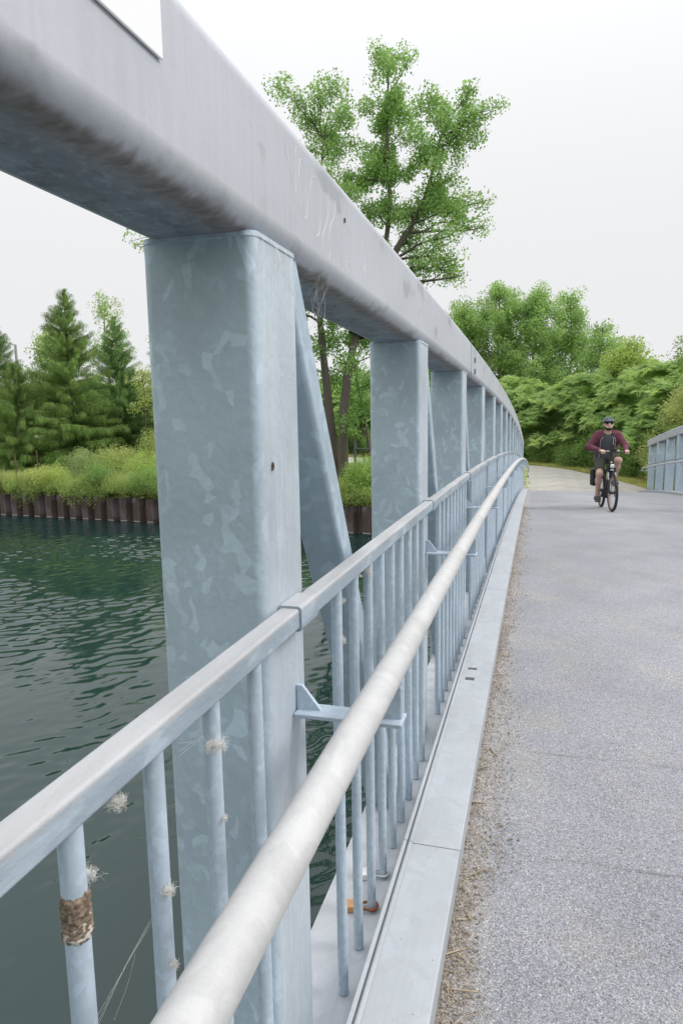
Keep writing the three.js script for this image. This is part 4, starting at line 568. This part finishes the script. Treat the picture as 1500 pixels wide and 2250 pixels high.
function nets(f, lo, hi, c) {   // naive surface nets
  const nx = Math.ceil((hi.x - lo.x) / c) + 1, ny = Math.ceil((hi.y - lo.y) / c) + 1, nz = Math.ceil((hi.z - lo.z) / c) + 1, F = new Float32Array(nx * ny * nz), p = V(0, 0, 0), id = (i, j, k) => i + nx * (j + ny * k);
  for (let k = 0; k < nz; k++) for (let j = 0; j < ny; j++) for (let i = 0; i < nx; i++) { p.set(lo.x + i * c, lo.y + j * c, lo.z + k * c); F[id(i, j, k)] = f(p); }
  const vi = new Int32Array(nx * ny * nz).fill(-1), pos = [], nor = [], idx = [], q = V(0, 0, 0), e = c * 0.5;
  for (let k = 0; k < nz - 1; k++) for (let j = 0; j < ny - 1; j++) for (let i = 0; i < nx - 1; i++) {
    let m = 0, x = 0, y = 0, z = 0; const v = []; for (let n = 0; n < 8; n++) v.push(F[id(i + (n & 1), j + ((n >> 1) & 1), k + (n >> 2))]);
    for (let n = 0; n < 8; n++) for (const b of [1, 2, 4]) { if (n & b) continue; const o = n | b; if ((v[n] < 0) !== (v[o] < 0)) { const t = v[n] / (v[n] - v[o]); x += (n & 1) + (b === 1 ? t : 0); y += ((n >> 1) & 1) + (b === 2 ? t : 0); z += (n >> 2) + (b === 4 ? t : 0); m++; } }
    if (m) { vi[id(i, j, k)] = pos.length / 3; q.set(lo.x + (i + x / m) * c, lo.y + (j + y / m) * c, lo.z + (k + z / m) * c); pos.push(q.x, q.y, q.z); const g = (dx, dy, dz) => f(V(q.x + dx, q.y + dy, q.z + dz)) - f(V(q.x - dx, q.y - dy, q.z - dz)); const N = V(g(e, 0, 0), g(0, e, 0), g(0, 0, e)).normalize(); nor.push(N.x, N.y, N.z); }
  }
  for (let k = 1; k < nz - 1; k++) for (let j = 1; j < ny - 1; j++) for (let i = 1; i < nx - 1; i++) { const a = F[id(i, j, k)] < 0; const quad = (A, B, C, E, flip) => { const s = [vi[A], vi[B], vi[C], vi[E]]; if (s.some((t) => t < 0)) return; flip ? idx.push(s[0], s[2], s[1], s[0], s[3], s[2]) : idx.push(s[0], s[1], s[2], s[0], s[2], s[3]); };
    if (a !== F[id(i + 1, j, k)] < 0) quad(id(i, j - 1, k - 1), id(i, j, k - 1), id(i, j, k), id(i, j - 1, k), !a); if (a !== F[id(i, j + 1, k)] < 0) quad(id(i - 1, j, k - 1), id(i - 1, j, k), id(i, j, k), id(i, j, k - 1), !a); if (a !== F[id(i, j, k + 1)] < 0) quad(id(i - 1, j - 1, k), id(i, j - 1, k), id(i, j, k), id(i - 1, j, k), !a); }
  const g = new THREE.BufferGeometry(); g.setAttribute('position', new THREE.Float32BufferAttribute(pos, 3)); g.setAttribute('normal', new THREE.Float32BufferAttribute(nor, 3)); g.setAttribute('uv', new THREE.Float32BufferAttribute(new Float32Array(pos.length / 3 * 2), 2)); g.setIndex(idx); return g;
}
{
  const rider = top('person', new THREE.Group(), 'cyclist in maroon hooded jacket, grey shirt, olive shorts, helmet and sunglasses', 'person');
  const skin = mat({ color: lin(0.60, 0.39, 0.31), roughness: 0.6 }), maroon = mat({ color: lin(0.12, 0.034, 0.055), roughness: 0.9 }), greyT = mat({ color: lin(0.085, 0.09, 0.105), roughness: 0.95 }), olive = mat({ color: lin(0.07, 0.075, 0.06), roughness: 0.95 }), shoe = mat({ color: lin(0.06, 0.065, 0.05), roughness: 0.85 }), sole = mat({ color: lin(0.2, 0.2, 0.19), roughness: 0.9 }), beard = mat({ color: lin(0.035, 0.02, 0.013), roughness: 0.95 }), white = mat({ color: lin(0.7, 0.7, 0.68), roughness: 0.7 });
  const pel = V(0, 0.99, -0.21), chest = V(0, 1.33, -0.07), neckB = V(0, 1.47, -0.005), hd = V(0, 1.645, 0.055);
  const shR = V(-0.185, 1.425, -0.02), elR = V(-0.355, 1.205, 0.05), wrR = V(-0.185, 1.135, 0.285), shL = V(0.185, 1.425, -0.02), elL = V(0.305, 1.225, 0.12), wrL = V(0.275, 1.135, 0.30);
  const hpR = V(-0.095, 0.985, -0.2), knR = V(-0.16, 0.70, 0.155), anR = V(-0.14, 0.265, -0.14), hpL = V(0.095, 0.985, -0.2), knL = V(0.165, 0.95, 0.235), anL = V(0.14, 0.575, -0.01);
  const torso = (o) => uni(0.12, dEll(V(0, 1.02, -0.19), V(0.165 + o, 0.12 + o, 0.12 + o)), dEll(V(0, 1.18, -0.13), V(0.15 + o, 0.19 + o, 0.105 + o)), dEll(V(0, 1.34, -0.065), V(0.175 + o, 0.14 + o, 0.11 + o)), dCap(V(-0.15, 1.42, -0.03), V(0.15, 1.42, -0.03), 0.06 + o, 0.06 + o));
  const arms = (o) => uni(0.03, dCap(shR, elR, 0.055 + o, 0.044 + o), dCap(elR, wrR, 0.043 + o, 0.029 + o), dCap(shL, elL, 0.055 + o, 0.044 + o), dCap(elL, wrL, 0.043 + o, 0.029 + o));
  const leg = (h, k, a) => { const calf = k.clone().lerp(a, 0.33).add(V(0, 0, -0.022)); return uni(0.05, dCap(h, k, 0.088, 0.058), dCap(k, calf, 0.055, 0.056), dCap(calf, a, 0.055, 0.036)); };
  const foot = (a, p) => uni(0.03, dCap(a, V(a.x, p.y + 0.055, a.z - 0.04), 0.036, 0.036), dCap(V(a.x, p.y + 0.055, a.z - 0.03), V(a.x - Math.sign(a.x) * -0.005, p.y + 0.045, a.z + 0.17), 0.038, 0.032));
  const PR = V(0, 0.14, 0), PL = V(0, 0.46, 0);
  const body = uni(0.05, torso(-0.012), arms(-0.004), leg(hpR, knR, anR), leg(hpL, knL, anL), foot(anR, PR), foot(anL, PL), dCap(neckB, V(0, 1.57, 0.035), 0.06, 0.055));
  const head = uni(0.03, dEll(hd, V(0.077, 0.115, 0.097)), dEll(V(0, 1.578, 0.085), V(0.052, 0.05, 0.062)), dCap(V(0, 1.655, 0.148), V(0, 1.615, 0.172), 0.011, 0.016), dEll(V(-0.08, 1.64, 0.045), V(0.012, 0.032, 0.02)), dEll(V(0.08, 1.64, 0.045), V(0.012, 0.032, 0.02)), dEll(V(0, 1.575, 0.142), V(0.024, 0.008, 0.012)), dCap(V(0, 1.56, 0.04), V(0, 1.49, 0.005), 0.054, 0.058));
  // hands: palm, four fingers curled round the bar, thumb
  const hand = (w, c, e) => {   // w wrist, c grip centre on the bar, e +1 left / -1 right
    const palm = dCap(w, V(c.x, c.y + 0.024, c.z - 0.012), 0.027, 0.026), f = []; for (let i = 0; i < 4; i++) { const ox = (i - 1.5) * 0.0205 * e, k = [0.95, 1.05, 1, 0.82][i], a = V(c.x + ox, c.y + 0.03, c.z + 0.004), b = V(c.x + ox, c.y + 0.014, c.z + 0.034 * k), d = V(c.x + ox, c.y - 0.018, c.z + 0.03 * k), t = V(c.x + ox, c.y - 0.026, c.z + 0.006); f.push(dCap(a, b, 0.0095, 0.009), dCap(b, d, 0.009, 0.0085), dCap(d, t, 0.0085, 0.0075)); }
    const th = [dCap(V(c.x - e * 0.03, c.y + 0.018, c.z - 0.02), V(c.x - e * 0.052, c.y + 0.0, c.z + 0.004), 0.0115, 0.01), dCap(V(c.x - e * 0.052, c.y + 0.0, c.z + 0.004), V(c.x - e * 0.05, c.y - 0.022, c.z + 0.018), 0.01, 0.0085)];
    return uni(0.006, palm, ...f, ...th);
  };
  const gL = V(0.29, 1.099, 0.346), gR = V(-0.15, 1.104, 0.402);
  const handL = hand(wrL, gL, 1), handR = hand(wrR, gR, -1);
  const bg = G([nets(body, V(-0.45, 0.12, -0.42), V(0.45, 1.56, 0.42), 0.016), nets(head, V(-0.11, 1.44, -0.09), V(0.11, 1.79, 0.21), 0.006), nets(handL, V(0.2, 1.04, 0.24), V(0.37, 1.18, 0.42), 0.005), nets(handR, V(-0.25, 1.04, 0.24), V(-0.06, 1.18, 0.47), 0.005)]);
  part('body', bg, skin, rider);
  const tshirt = torso(0.006); part('shirt', nets((p) => Math.max(tshirt(p), p.y - 1.475 + 0 * p.x, 0.95 - p.y), V(-0.3, 0.9, -0.4), V(0.3, 1.52, 0.2), 0.013), greyT, rider);
  // jacket: torso shell and sleeves, open down the front
  const tj = torso(0.024), aj = uni(0.03, dCap(shR, elR, 0.078, 0.064), dCap(elR, wrR.clone().lerp(elR, 0.08), 0.062, 0.045), dCap(shL, elL, 0.078, 0.064), dCap(elL, wrL.clone().lerp(elL, 0.08), 0.062, 0.045)), hood = uni(0.05, dCap(V(-0.085, 1.47, -0.02), V(0, 1.475, -0.12), 0.045, 0.06), dCap(V(0.085, 1.47, -0.02), V(0, 1.475, -0.12), 0.045, 0.06), dCap(V(-0.085, 1.47, -0.02), V(-0.075, 1.42, 0.06), 0.04, 0.026), dCap(V(0.085, 1.47, -0.02), V(0.075, 1.42, 0.06), 0.04, 0.026));
  const openW = (y) => 0.132 + 0.01 * sstep(1.15, 1.0, y) - 0.055 * sstep(1.32, 1.45, y);
  const jacket = (p) => { let d = smin(tj(p), aj(p), 0.06); d = smin(d, hood(p), 0.03); const cut = Math.max(Math.abs(p.x) - openW(p.y), -(p.z + 0.10), p.y - 1.60); d = Math.max(d, -cut); d = Math.max(d, 0.93 - p.y - 0.02 * Math.sin(p.x * 20)); return d + 0.003 * Math.sin(p.y * 55 + p.x * 30) * Math.sin(p.z * 40 + p.x * 22); };
  part('jacket', nets(jacket, V(-0.48, 0.88, -0.42), V(0.45, 1.58, 0.40), 0.011), maroon, rider);
  for (const e of [-1, 1]) { const pts = []; for (let y = 1.40; y >= 0.96; y -= 0.04) { const x = e * (openW(y) + 0.004); let z = 0.3; for (let i = 0; i < 60; i++) { const d = tj(V(x, y, z)); if (d < 0.001) break; z -= Math.max(0.001, d * 0.6); } pts.push(V(x, y, z + 0.003)); } part('zip_edge', tube(pts, 0.004, 24, 6), white, rider.getObjectByName('jacket')); if (e > 0) part('drawstring', tube([V(0.08, 1.40, 0.075), V(0.095, 1.34, 0.085), V(0.09, 1.27, 0.09), V(0.10, 1.24, 0.085)], 0.004, 12, 5), white, rider.getObjectByName('jacket')); }
  const sh = (h, k) => dCap(h, h.clone().lerp(k, 0.84), 0.115, 0.088);
  const shorts = uni(0.06, dEll(V(0, 0.985, -0.2), V(0.185, 0.095, 0.14)), sh(hpR, knR), sh(hpL, knL)); const cutK = (h, k) => { const d = k.clone().sub(h).normalize(), o = h.clone().lerp(k, 0.84); return (p) => (p.x - o.x) * d.x + (p.y - o.y) * d.y + (p.z - o.z) * d.z; }; const cR = cutK(hpR, knR), cL = cutK(hpL, knL);
  part('shorts', nets((p) => Math.max(shorts(p), p.x < 0 ? cR(p) : cL(p)) + 0.003 * Math.sin(p.z * 60 + p.y * 30), V(-0.35, 0.6, -0.38), V(0.35, 1.12, 0.38), 0.013), olive, rider);
  for (const [a, P, sx] of [[anR, PR, -1], [anL, PL, 1]]) { const so = uni(0.03, dCap(V(a.x, a.y - 0.03, a.z - 0.012), V(a.x, P.y + 0.06, a.z - 0.04), 0.046, 0.05), dCap(V(a.x, P.y + 0.055, a.z - 0.04), V(a.x + sx * 0.008, P.y + 0.05, a.z + 0.19), 0.05, 0.044)); const s = part('shoe', nets((p) => Math.max(so(p), P.y + 0.018 - p.y), V(a.x - 0.09, P.y - 0.02, a.z - 0.13), V(a.x + 0.09, a.y + 0.05, a.z + 0.27), 0.008), shoe, rider); const sg = nets((p) => Math.max(so(p) - 0.004, P.y + 0.012 - p.y, p.y - P.y - 0.032), V(a.x - 0.09, P.y - 0.02, a.z - 0.13), V(a.x + 0.09, P.y + 0.08, a.z + 0.27), 0.008); part('sole', sg, sole, s); }
  const bd = uni(0.02, dEll(V(0, 1.562, 0.088), V(0.064, 0.046, 0.068)), dCap(V(-0.068, 1.62, 0.06), V(-0.05, 1.565, 0.09), 0.012, 0.02), dCap(V(0.068, 1.62, 0.06), V(0.05, 1.565, 0.09), 0.012, 0.02)), mo = dEll(V(0, 1.584, 0.155), V(0.03, 0.014, 0.03)); part('beard', nets((p) => Math.max(bd(p), -mo(p) - 0, p.y - 1.628), V(-0.1, 1.5, 0), V(0.1, 1.65, 0.19), 0.006), beard, rider); part('moustache', nets(dEll(V(0, 1.598, 0.148), V(0.033, 0.008, 0.016)), V(-0.05, 1.58, 0.12), V(0.05, 1.62, 0.18), 0.004), beard, rider);
  const gl = mat({ color: lin(0.012, 0.008, 0.008), roughness: 0.12 }); const sgl = part('sunglasses', G([...[-1, 1].map((e) => { const g = new THREE.SphereGeometry(1, 16, 10); g.scale(0.034, 0.022, 0.009); g.rotateY(e * 0.28); g.translate(e * 0.036, 1.653, 0.146); return g; }), rod(V(-0.012, 1.66, 0.155), V(0.012, 1.66, 0.155), 0.004, 6)]), gl, rider); for (const e of [-1, 1]) part('temple', rod(V(e * 0.068, 1.66, 0.13), V(e * 0.082, 1.655, 0.04), 0.004, 6), gl, sgl);
  // helmet: shell with vents, darker rim and peak
  const hsd = dEll(V(0, 1.685, 0.04), V(0.103, 0.098, 0.132)), hin = dEll(V(0, 1.672, 0.04), V(0.09, 0.085, 0.118)); const vents = (p) => { let d = 9; for (const [x, w] of [[0, 0.011], [-0.035, 0.011], [0.035, 0.011], [-0.068, 0.01], [0.068, 0.01]]) for (const [z0, z1] of [[0.085, 0.15], [0.0, 0.06], [-0.08, -0.03]]) d = Math.min(d, Math.max(Math.abs(p.x - x) - w, z0 - p.z, p.z - z1, 1.715 - p.y)); return d; };
  const hm = part('helmet', nets((p) => Math.max(hsd(p), -hin(p), -vents(p), 1.672 - p.y - 0.01 * Math.cos(p.z * 9)), V(-0.13, 1.63, -0.12), V(0.13, 1.80, 0.2), 0.0055), mat({ color: lin(0.13, 0.165, 0.22), roughness: 0.4 }), rider);
  part('inner_shell', nets((p) => Math.max(dEll(V(0, 1.676, 0.04), V(0.095, 0.088, 0.124))(p), 1.67 - p.y), V(-0.12, 1.64, -0.11), V(0.12, 1.79, 0.19), 0.008), gl, hm);
  part('peak', nets((p) => Math.max(dEll(V(0, 1.70, 0.10), V(0.098, 0.035, 0.115))(p), 1.683 - p.y, p.y - 1.70 - (0.16 - p.z) * 0.12, 0.10 - p.z), V(-0.12, 1.66, 0.08), V(0.12, 1.76, 0.24), 0.006), gl, hm); part('rim', nets((p) => Math.max(Math.abs(p.y - 1.676) - 0.012, dEll(V(0, 1.68, 0.04), V(0.106, 0.1, 0.135))(p), -hin(p)), V(-0.13, 1.65, -0.12), V(0.13, 1.70, 0.2), 0.006), gl, hm);
  for (const e of [-1, 1]) part('chin_strap', tube([V(e * 0.088, 1.675, 0.04), V(e * 0.08, 1.61, 0.06), V(e * 0.045, 1.535, 0.085), V(0, 1.518, 0.095)], 0.005, 16, 5), gl, hm);
  place(rider);
}

// ---------------------------------------------------------------- small things on the bridge
{ // padlocks hooked round baluster feet
  const lock = (label, x, s, turn, bodyM, shM) => { const g = new THREE.Group(); g.position.set(x, D(s) - 0.0495, -s); g.rotation.y = turn; part('lock_body', G([box(0.046, 0.022, 0.040, -0.062, 0.0115, 0, 0.004)]), bodyM, g); part('shackle', tube([V(-0.04, 0.012, 0.014), V(-0.02, 0.012, 0.0155), V(0.002, 0.012, 0.021), V(0.016, 0.012, 0.012), V(0.019, 0.012, 0), V(0.016, 0.012, -0.012), V(0.002, 0.012, -0.021), V(-0.02, 0.012, -0.0155), V(-0.04, 0.012, -0.014)], 0.0042, 40, 8), shM, g); part('keyway', G([box(0.002, 0.006, 0.006, -0.0855, 0.0115, 0)]), dark, g); top('padlock', g, label, 'padlock'); };
  const tRust = tex(128, 128, (u, v) => { const k = fbm(u * 8, v * 8, 8, 3, 4); return [0.66 + k * 0.2, 0.46 + k * 0.22, 0.30 + k * 0.2]; }); const rust = mat({ map: rep(tRust, 4, 4), roughness: 0.9 }), rust2 = mat({ color: lin(0.24, 0.085, 0.035), roughness: 0.9 });
  const b = (k) => S1 + 0.39 + 0.165 * k;
  lock('small rusty padlock hooked round a baluster foot', XR, b(2), 0.25, rust, rust2); lock('small white padlock with bright shackle round a baluster foot', XR, b(3), 0.35, mat({ color: lin(0.72, 0.71, 0.68), roughness: 0.5 }), mat({ color: lin(0.6, 0.6, 0.62), roughness: 0.3, metalness: 0.7 }));
}
// seed fluff: tangles of fine white fibre caught on the balusters and rails
const fluffM = mat({ color: lin(0.80, 0.78, 0.74), roughness: 1 });
function fluff(label, p, r, n, seed, squash = 1) {
  const R = rng(seed), gs = [], c = []; const core = new THREE.IcosahedronGeometry(r * 0.16, 2), cp = core.attributes.position; for (let i = 0; i < cp.count; i++) { const k = 0.55 + 0.9 * fbm(cp.getX(i) / r * 6 + 9 + cp.getZ(i) / r * 3, cp.getY(i) / r * 6 + 4, 0, seed, 3); cp.setXYZ(i, cp.getX(i) * k, cp.getY(i) * k * squash, cp.getZ(i) * k); } core.computeVertexNormals(); gs.push(core);
  const ax = rdir(R); for (let i = 0; i < n * 9; i++) { const a = rdir(R).multiplyScalar(r * 0.6 * R()).addScaledVector(ax, r * (R() - 0.5) * 0.9), b = a.clone().add(rdir(R).multiplyScalar(r * (0.2 + 0.35 * R()))), m = a.clone().lerp(b, 0.5).add(rdir(R).multiplyScalar(r * 0.22)); for (const q of [a, b, m]) q.y *= squash; gs.push(tube([a, m, b], 0.00009 + 0.00008 * R(), 4, 3)); }
  const o = new THREE.Mesh(G(gs), fluffM); o.position.copy(p); top('seed_fluff', o, label, 'seed fluff'); return o;
}
const bs = (i, k) => S1 + i * BAY + 0.39 + 0.165 * k, at = (s, y, dx = 0, ds = 0) => V(XR + dx, D(s) + y, -(s + ds));
fluff('large fluff tuft on the third baluster before the first post', at(bs(-1, 7), 1.012, 0.016, -0.02), 0.022, 70, 1, 0.8);
fluff('fluff tuft hanging under the top rail between the second and third near balusters', at(bs(-1, 5) + 0.065, 1.064, 0.012), 0.017, 50, 2);
fluff('small white tuft halfway down the second near baluster', at(bs(-1, 6), 0.885, 0.016, -0.008), 0.015, 40, 3);
fluff('small fluff spot near the bottom of the second near baluster', at(bs(-1, 6), 0.775, 0.017, -0.006), 0.011, 26, 4);
fluff('tiny fluff curl on the third near baluster below its big tuft', at(bs(-1, 7), 0.885, 0.017, -0.004), 0.009, 20, 5);
fluff('wispy tangle behind the nearest baluster under the top rail', at(bs(-1, 5) + 0.03, 0.995, -0.005), 0.017, 26, 6);
fluff('fluff knot just right of the first baluster past the first post', at(bs(0, 0) + 0.05, 0.93, 0), 0.015, 40, 7);
fluff('fluff wisp high between the first two balusters past the first post', at(bs(0, 0) + 0.06, 1.03, 0), 0.012, 26, 8);
fluff('fluff tuft under the top rail at the third baluster past the first post', at(bs(0, 2) - 0.03, 1.055, 0.01), 0.018, 40, 9);
fluff('fluff wisp under the top rail near the sleeve of the first post', at(bs(0, 1) + 0.02, 1.068, 0.012), 0.012, 26, 10, 0.6);
fluff('fluff tuft on a baluster just below the hand rail', at(bs(0, 3) - 0.01, 0.60, 0.018), 0.02, 50, 11, 0.7);
fluff('small tuft clinging under the hand rail past the first bracket', V(XH + 0.012, D(1.75) + HH - 0.038, -1.75), 0.012, 24, 12);
fluff('pale tuft on the rail sleeve of the third post', V(XR + 0.02, D(4.95) + HR - 0.055, -4.97), 0.014, 24, 13);
// cobweb strands below the chord and off the posts
function web(label, list, r) { const o = new THREE.Mesh(G(list.map((p) => tube(p, r, p.length * 5, 3))), fluffM); top('cobweb', o, label, 'cobweb'); }
{ const R = rng(611), L = []; const s0 = 1.66, y0 = D(s0) + CH.y0; for (let i = 0; i < 9; i++) { const a = V(-0.50 - R() * 0.03, y0 + 0.002, -(s0 + (R() - 0.5) * 0.09)), b = V(-0.53 - R() * 0.05, y0 - 0.06 - R() * 0.10, -(s0 + 0.02 + (R() - 0.5) * 0.08)), m = a.clone().lerp(b, 0.5).add(rdir(R).multiplyScalar(0.018)), m2 = a.clone().lerp(b, 0.75).add(rdir(R).multiplyScalar(0.014)); L.push([a, m, m2, b]); } web('ragged cobweb hanging under the chord just past the first post', L, 0.00026); }
{ const R = rng(613), L = []; for (let i = 0; i < 3; i++) { const s = bs(-1, 6); L.push([at(s, 0.84 - i * 0.004, -0.012), at(s - 0.07, 0.82 + R() * 0.02, -0.01), at(s - 0.15, 0.80 + R() * 0.03, 0.0)]); } L.push([at(bs(-1, 5) + 0.05, 0.79, 0), at(bs(-1, 5) + 0.08, 0.81, 0), at(bs(-1, 5) + 0.1, 0.835, 0)]); for (let i = 0; i < 4; i++) L.push([at(bs(-1, 7) - 0.02, 1.0 + R() * 0.03, 0), at(bs(-1, 7) - 0.06, 1.02 + R() * 0.02, 0.005), at(bs(-1, 7) - 0.1, 1.03 + R() * 0.03, 0)]); web('faint cobweb threads between the near balusters', L, 0.0001); }
{ const R = rng(615), L = []; for (let i = 0; i < 7; i++) { const s = S1 + 0.02 + R() * 0.17; L.push([V(PX1 + 0.004, D(s) + CH.y0 - 0.003, -s), V(PX1 + 0.010 + R() * 0.006, D(s) + CH.y0 - 0.03 - R() * 0.015, -(s + (R() - 0.5) * 0.03)), V(PX1 + 0.002, D(s) + CH.y0 - 0.05 - R() * 0.03, -(s + (R() - 0.5) * 0.04))]); } web('dusty cobweb in the corner between first post and chord', L, 0.0004); }
{ // crust of dried mud and droppings on the nearest baluster
  const s = bs(-1, 5), g = new THREE.CylinderGeometry(0.0162, 0.0162, 0.062, 64, 44, true), p = g.attributes.position; for (let i = 0; i < p.count; i++) { const a = Math.atan2(p.getZ(i), p.getX(i)), y = p.getY(i), e = 1 - Math.pow(Math.abs(y) / 0.031, 2.5) - 0.7 * (fbm(a * 3 + 9, y * 90, 0, 621, 3) - 0.3), f = sstep(2.4, 1.4, Math.abs(a - 0.6)), k = sstep(0.05, 0.4, e) * f, r = 0.0132 + k * (0.0008 + 0.0045 * fbm(a * 12 + 5, y * 420, 0, 625, 3)); p.setX(i, Math.cos(a) * r); p.setZ(i, Math.sin(a) * r); } g.computeVertexNormals();
  const tm = tex(128, 128, (u, v) => { const k = fbm(u * 24, v * 20, 24, 3, 4), q = sstep(0.55, 0.68, fbm(u * 22, v * 18, 22, 33, 4) + (0.35 - v) * 0.55); return [mix(0.26 + k * 0.42, 0.78, q), mix(0.22 + k * 0.38, 0.75, q), mix(0.18 + k * 0.34, 0.70, q)]; });
  const o = new THREE.Mesh(g, mat({ map: tm, roughness: 1 })); o.position.set(XR, D(s) + 0.968, -s); top('dried_mud', o, 'crust of brown dried mud with pale edge round the nearest baluster', 'mud');
}
{ // brown seed husk stuck on the first post and one on the chord
  const husk = (label, p, k) => { const g = new THREE.SphereGeometry(0.006, 8, 6); g.scale(0.45, 1.3, 0.8); const w = new THREE.SphereGeometry(0.004, 8, 6); w.scale(0.4, 0.8, 1.2); w.translate(0.001, -0.006, 0.003); const o = new THREE.Mesh(G([g, w]), mat({ color: lin(0.10, 0.06, 0.035), roughness: 0.9 })); o.position.copy(p); o.scale.setScalar(k); top('seed_husk', o, label, 'seed husk'); };
  husk('tiny brown husk stuck to the first post at mid height', V(PX1 + 0.002, 1.40, -1.24), 1.0); husk('tiny dark husk on the near chord face past the scratches', V(CH.x1 + 0.002, D(1.78) + 2.0, -1.78), 0.8);
}
{ // dry litter against the kerb, and specks on it: nobody could count them
  const R = rng(641), L = [], flake = leafGeo([{ o: V(-0.5, 0, 0), dir: AX, side: V(0, 0, 1), l: 1, w: 0.55, fold: 0.25 }]), stalk = rod(V(-0.5, 0, 0), V(0.5, 0.04, 0), 0.035, 4), chip = new THREE.IcosahedronGeometry(0.4, 0), lit = top('kerb_litter', new THREE.Group(), 'dry seed litter, grit and stalks lying along the foot of the near kerb', 'litter', null, 'stuff');
  const put = (n, w, size, geo, cols, name, vary) => { const A = []; for (let i = 0; i < n; i++) { const s = 1.2 + 13 * Math.pow(R(), 2.0), m = fbm(s * 3.2, 1, 0, 651, 3), x = XK + 0.004 + Math.pow(R(), 1.6) * w * (0.35 + 1.5 * m); A.push({ p: V(x, D(s) + 0.003 + R() * 0.004, -s), s: size * (0.5 + R()) * (vary ? 0.6 + R() : 1), q: new THREE.Quaternion().setFromEuler(new THREE.Euler((R() - 0.5) * 0.9, R() * 6.28, (R() - 0.5) * 0.9)) }); } inst(name, geo, mat({ color: 0xffffff, roughness: 1, side: THREE.DoubleSide }), A, lit, cols, R); };
  put(9000, 0.085, 0.0068, flake, [[0.24, 0.18, 0.125], [0.40, 0.33, 0.25]], 'seed_flakes'); put(7000, 0.12, 0.005, chip, [[0.22, 0.19, 0.155], [0.42, 0.38, 0.33]], 'grit', true); put(150, 0.075, 0.042, stalk, [[0.33, 0.27, 0.18], [0.48, 0.41, 0.30]], 'stalks', true);
  const A = []; for (let i = 0; i < 420; i++) { const s = 1.2 + 12 * Math.pow(R(), 1.6); A.push({ p: V(XK + 0.15 + R() * 2.6, D(s) + 0.003, -s), s: 0.004 + 0.006 * R() * R(), q: yaw(R) }); } inst('path_specks', chip, mat({ color: 0xffffff, roughness: 1 }), A, lit, [[0.3, 0.25, 0.2], [0.42, 0.4, 0.36]], R);
  const K = top('kerb_specks', new THREE.Group(), 'small dark specks of dirt scattered on the near kerb top', 'dirt', null, 'stuff'), B = []; for (let i = 0; i < 80; i++) { const s = 1.3 + 7 * R(); B.push({ p: V(XK - 0.012 - R() * 0.13, D(s) + 0.081, -s), s: 0.0018 + 0.0045 * R() * R() * R(), q: yaw(R) }); } inst('specks', chip, mat({ color: 0xffffff, roughness: 1 }), B, K, [[0.06, 0.05, 0.045], [0.14, 0.11, 0.09]], R);
}

shadow(scene);
renderer.render(scene, camera);
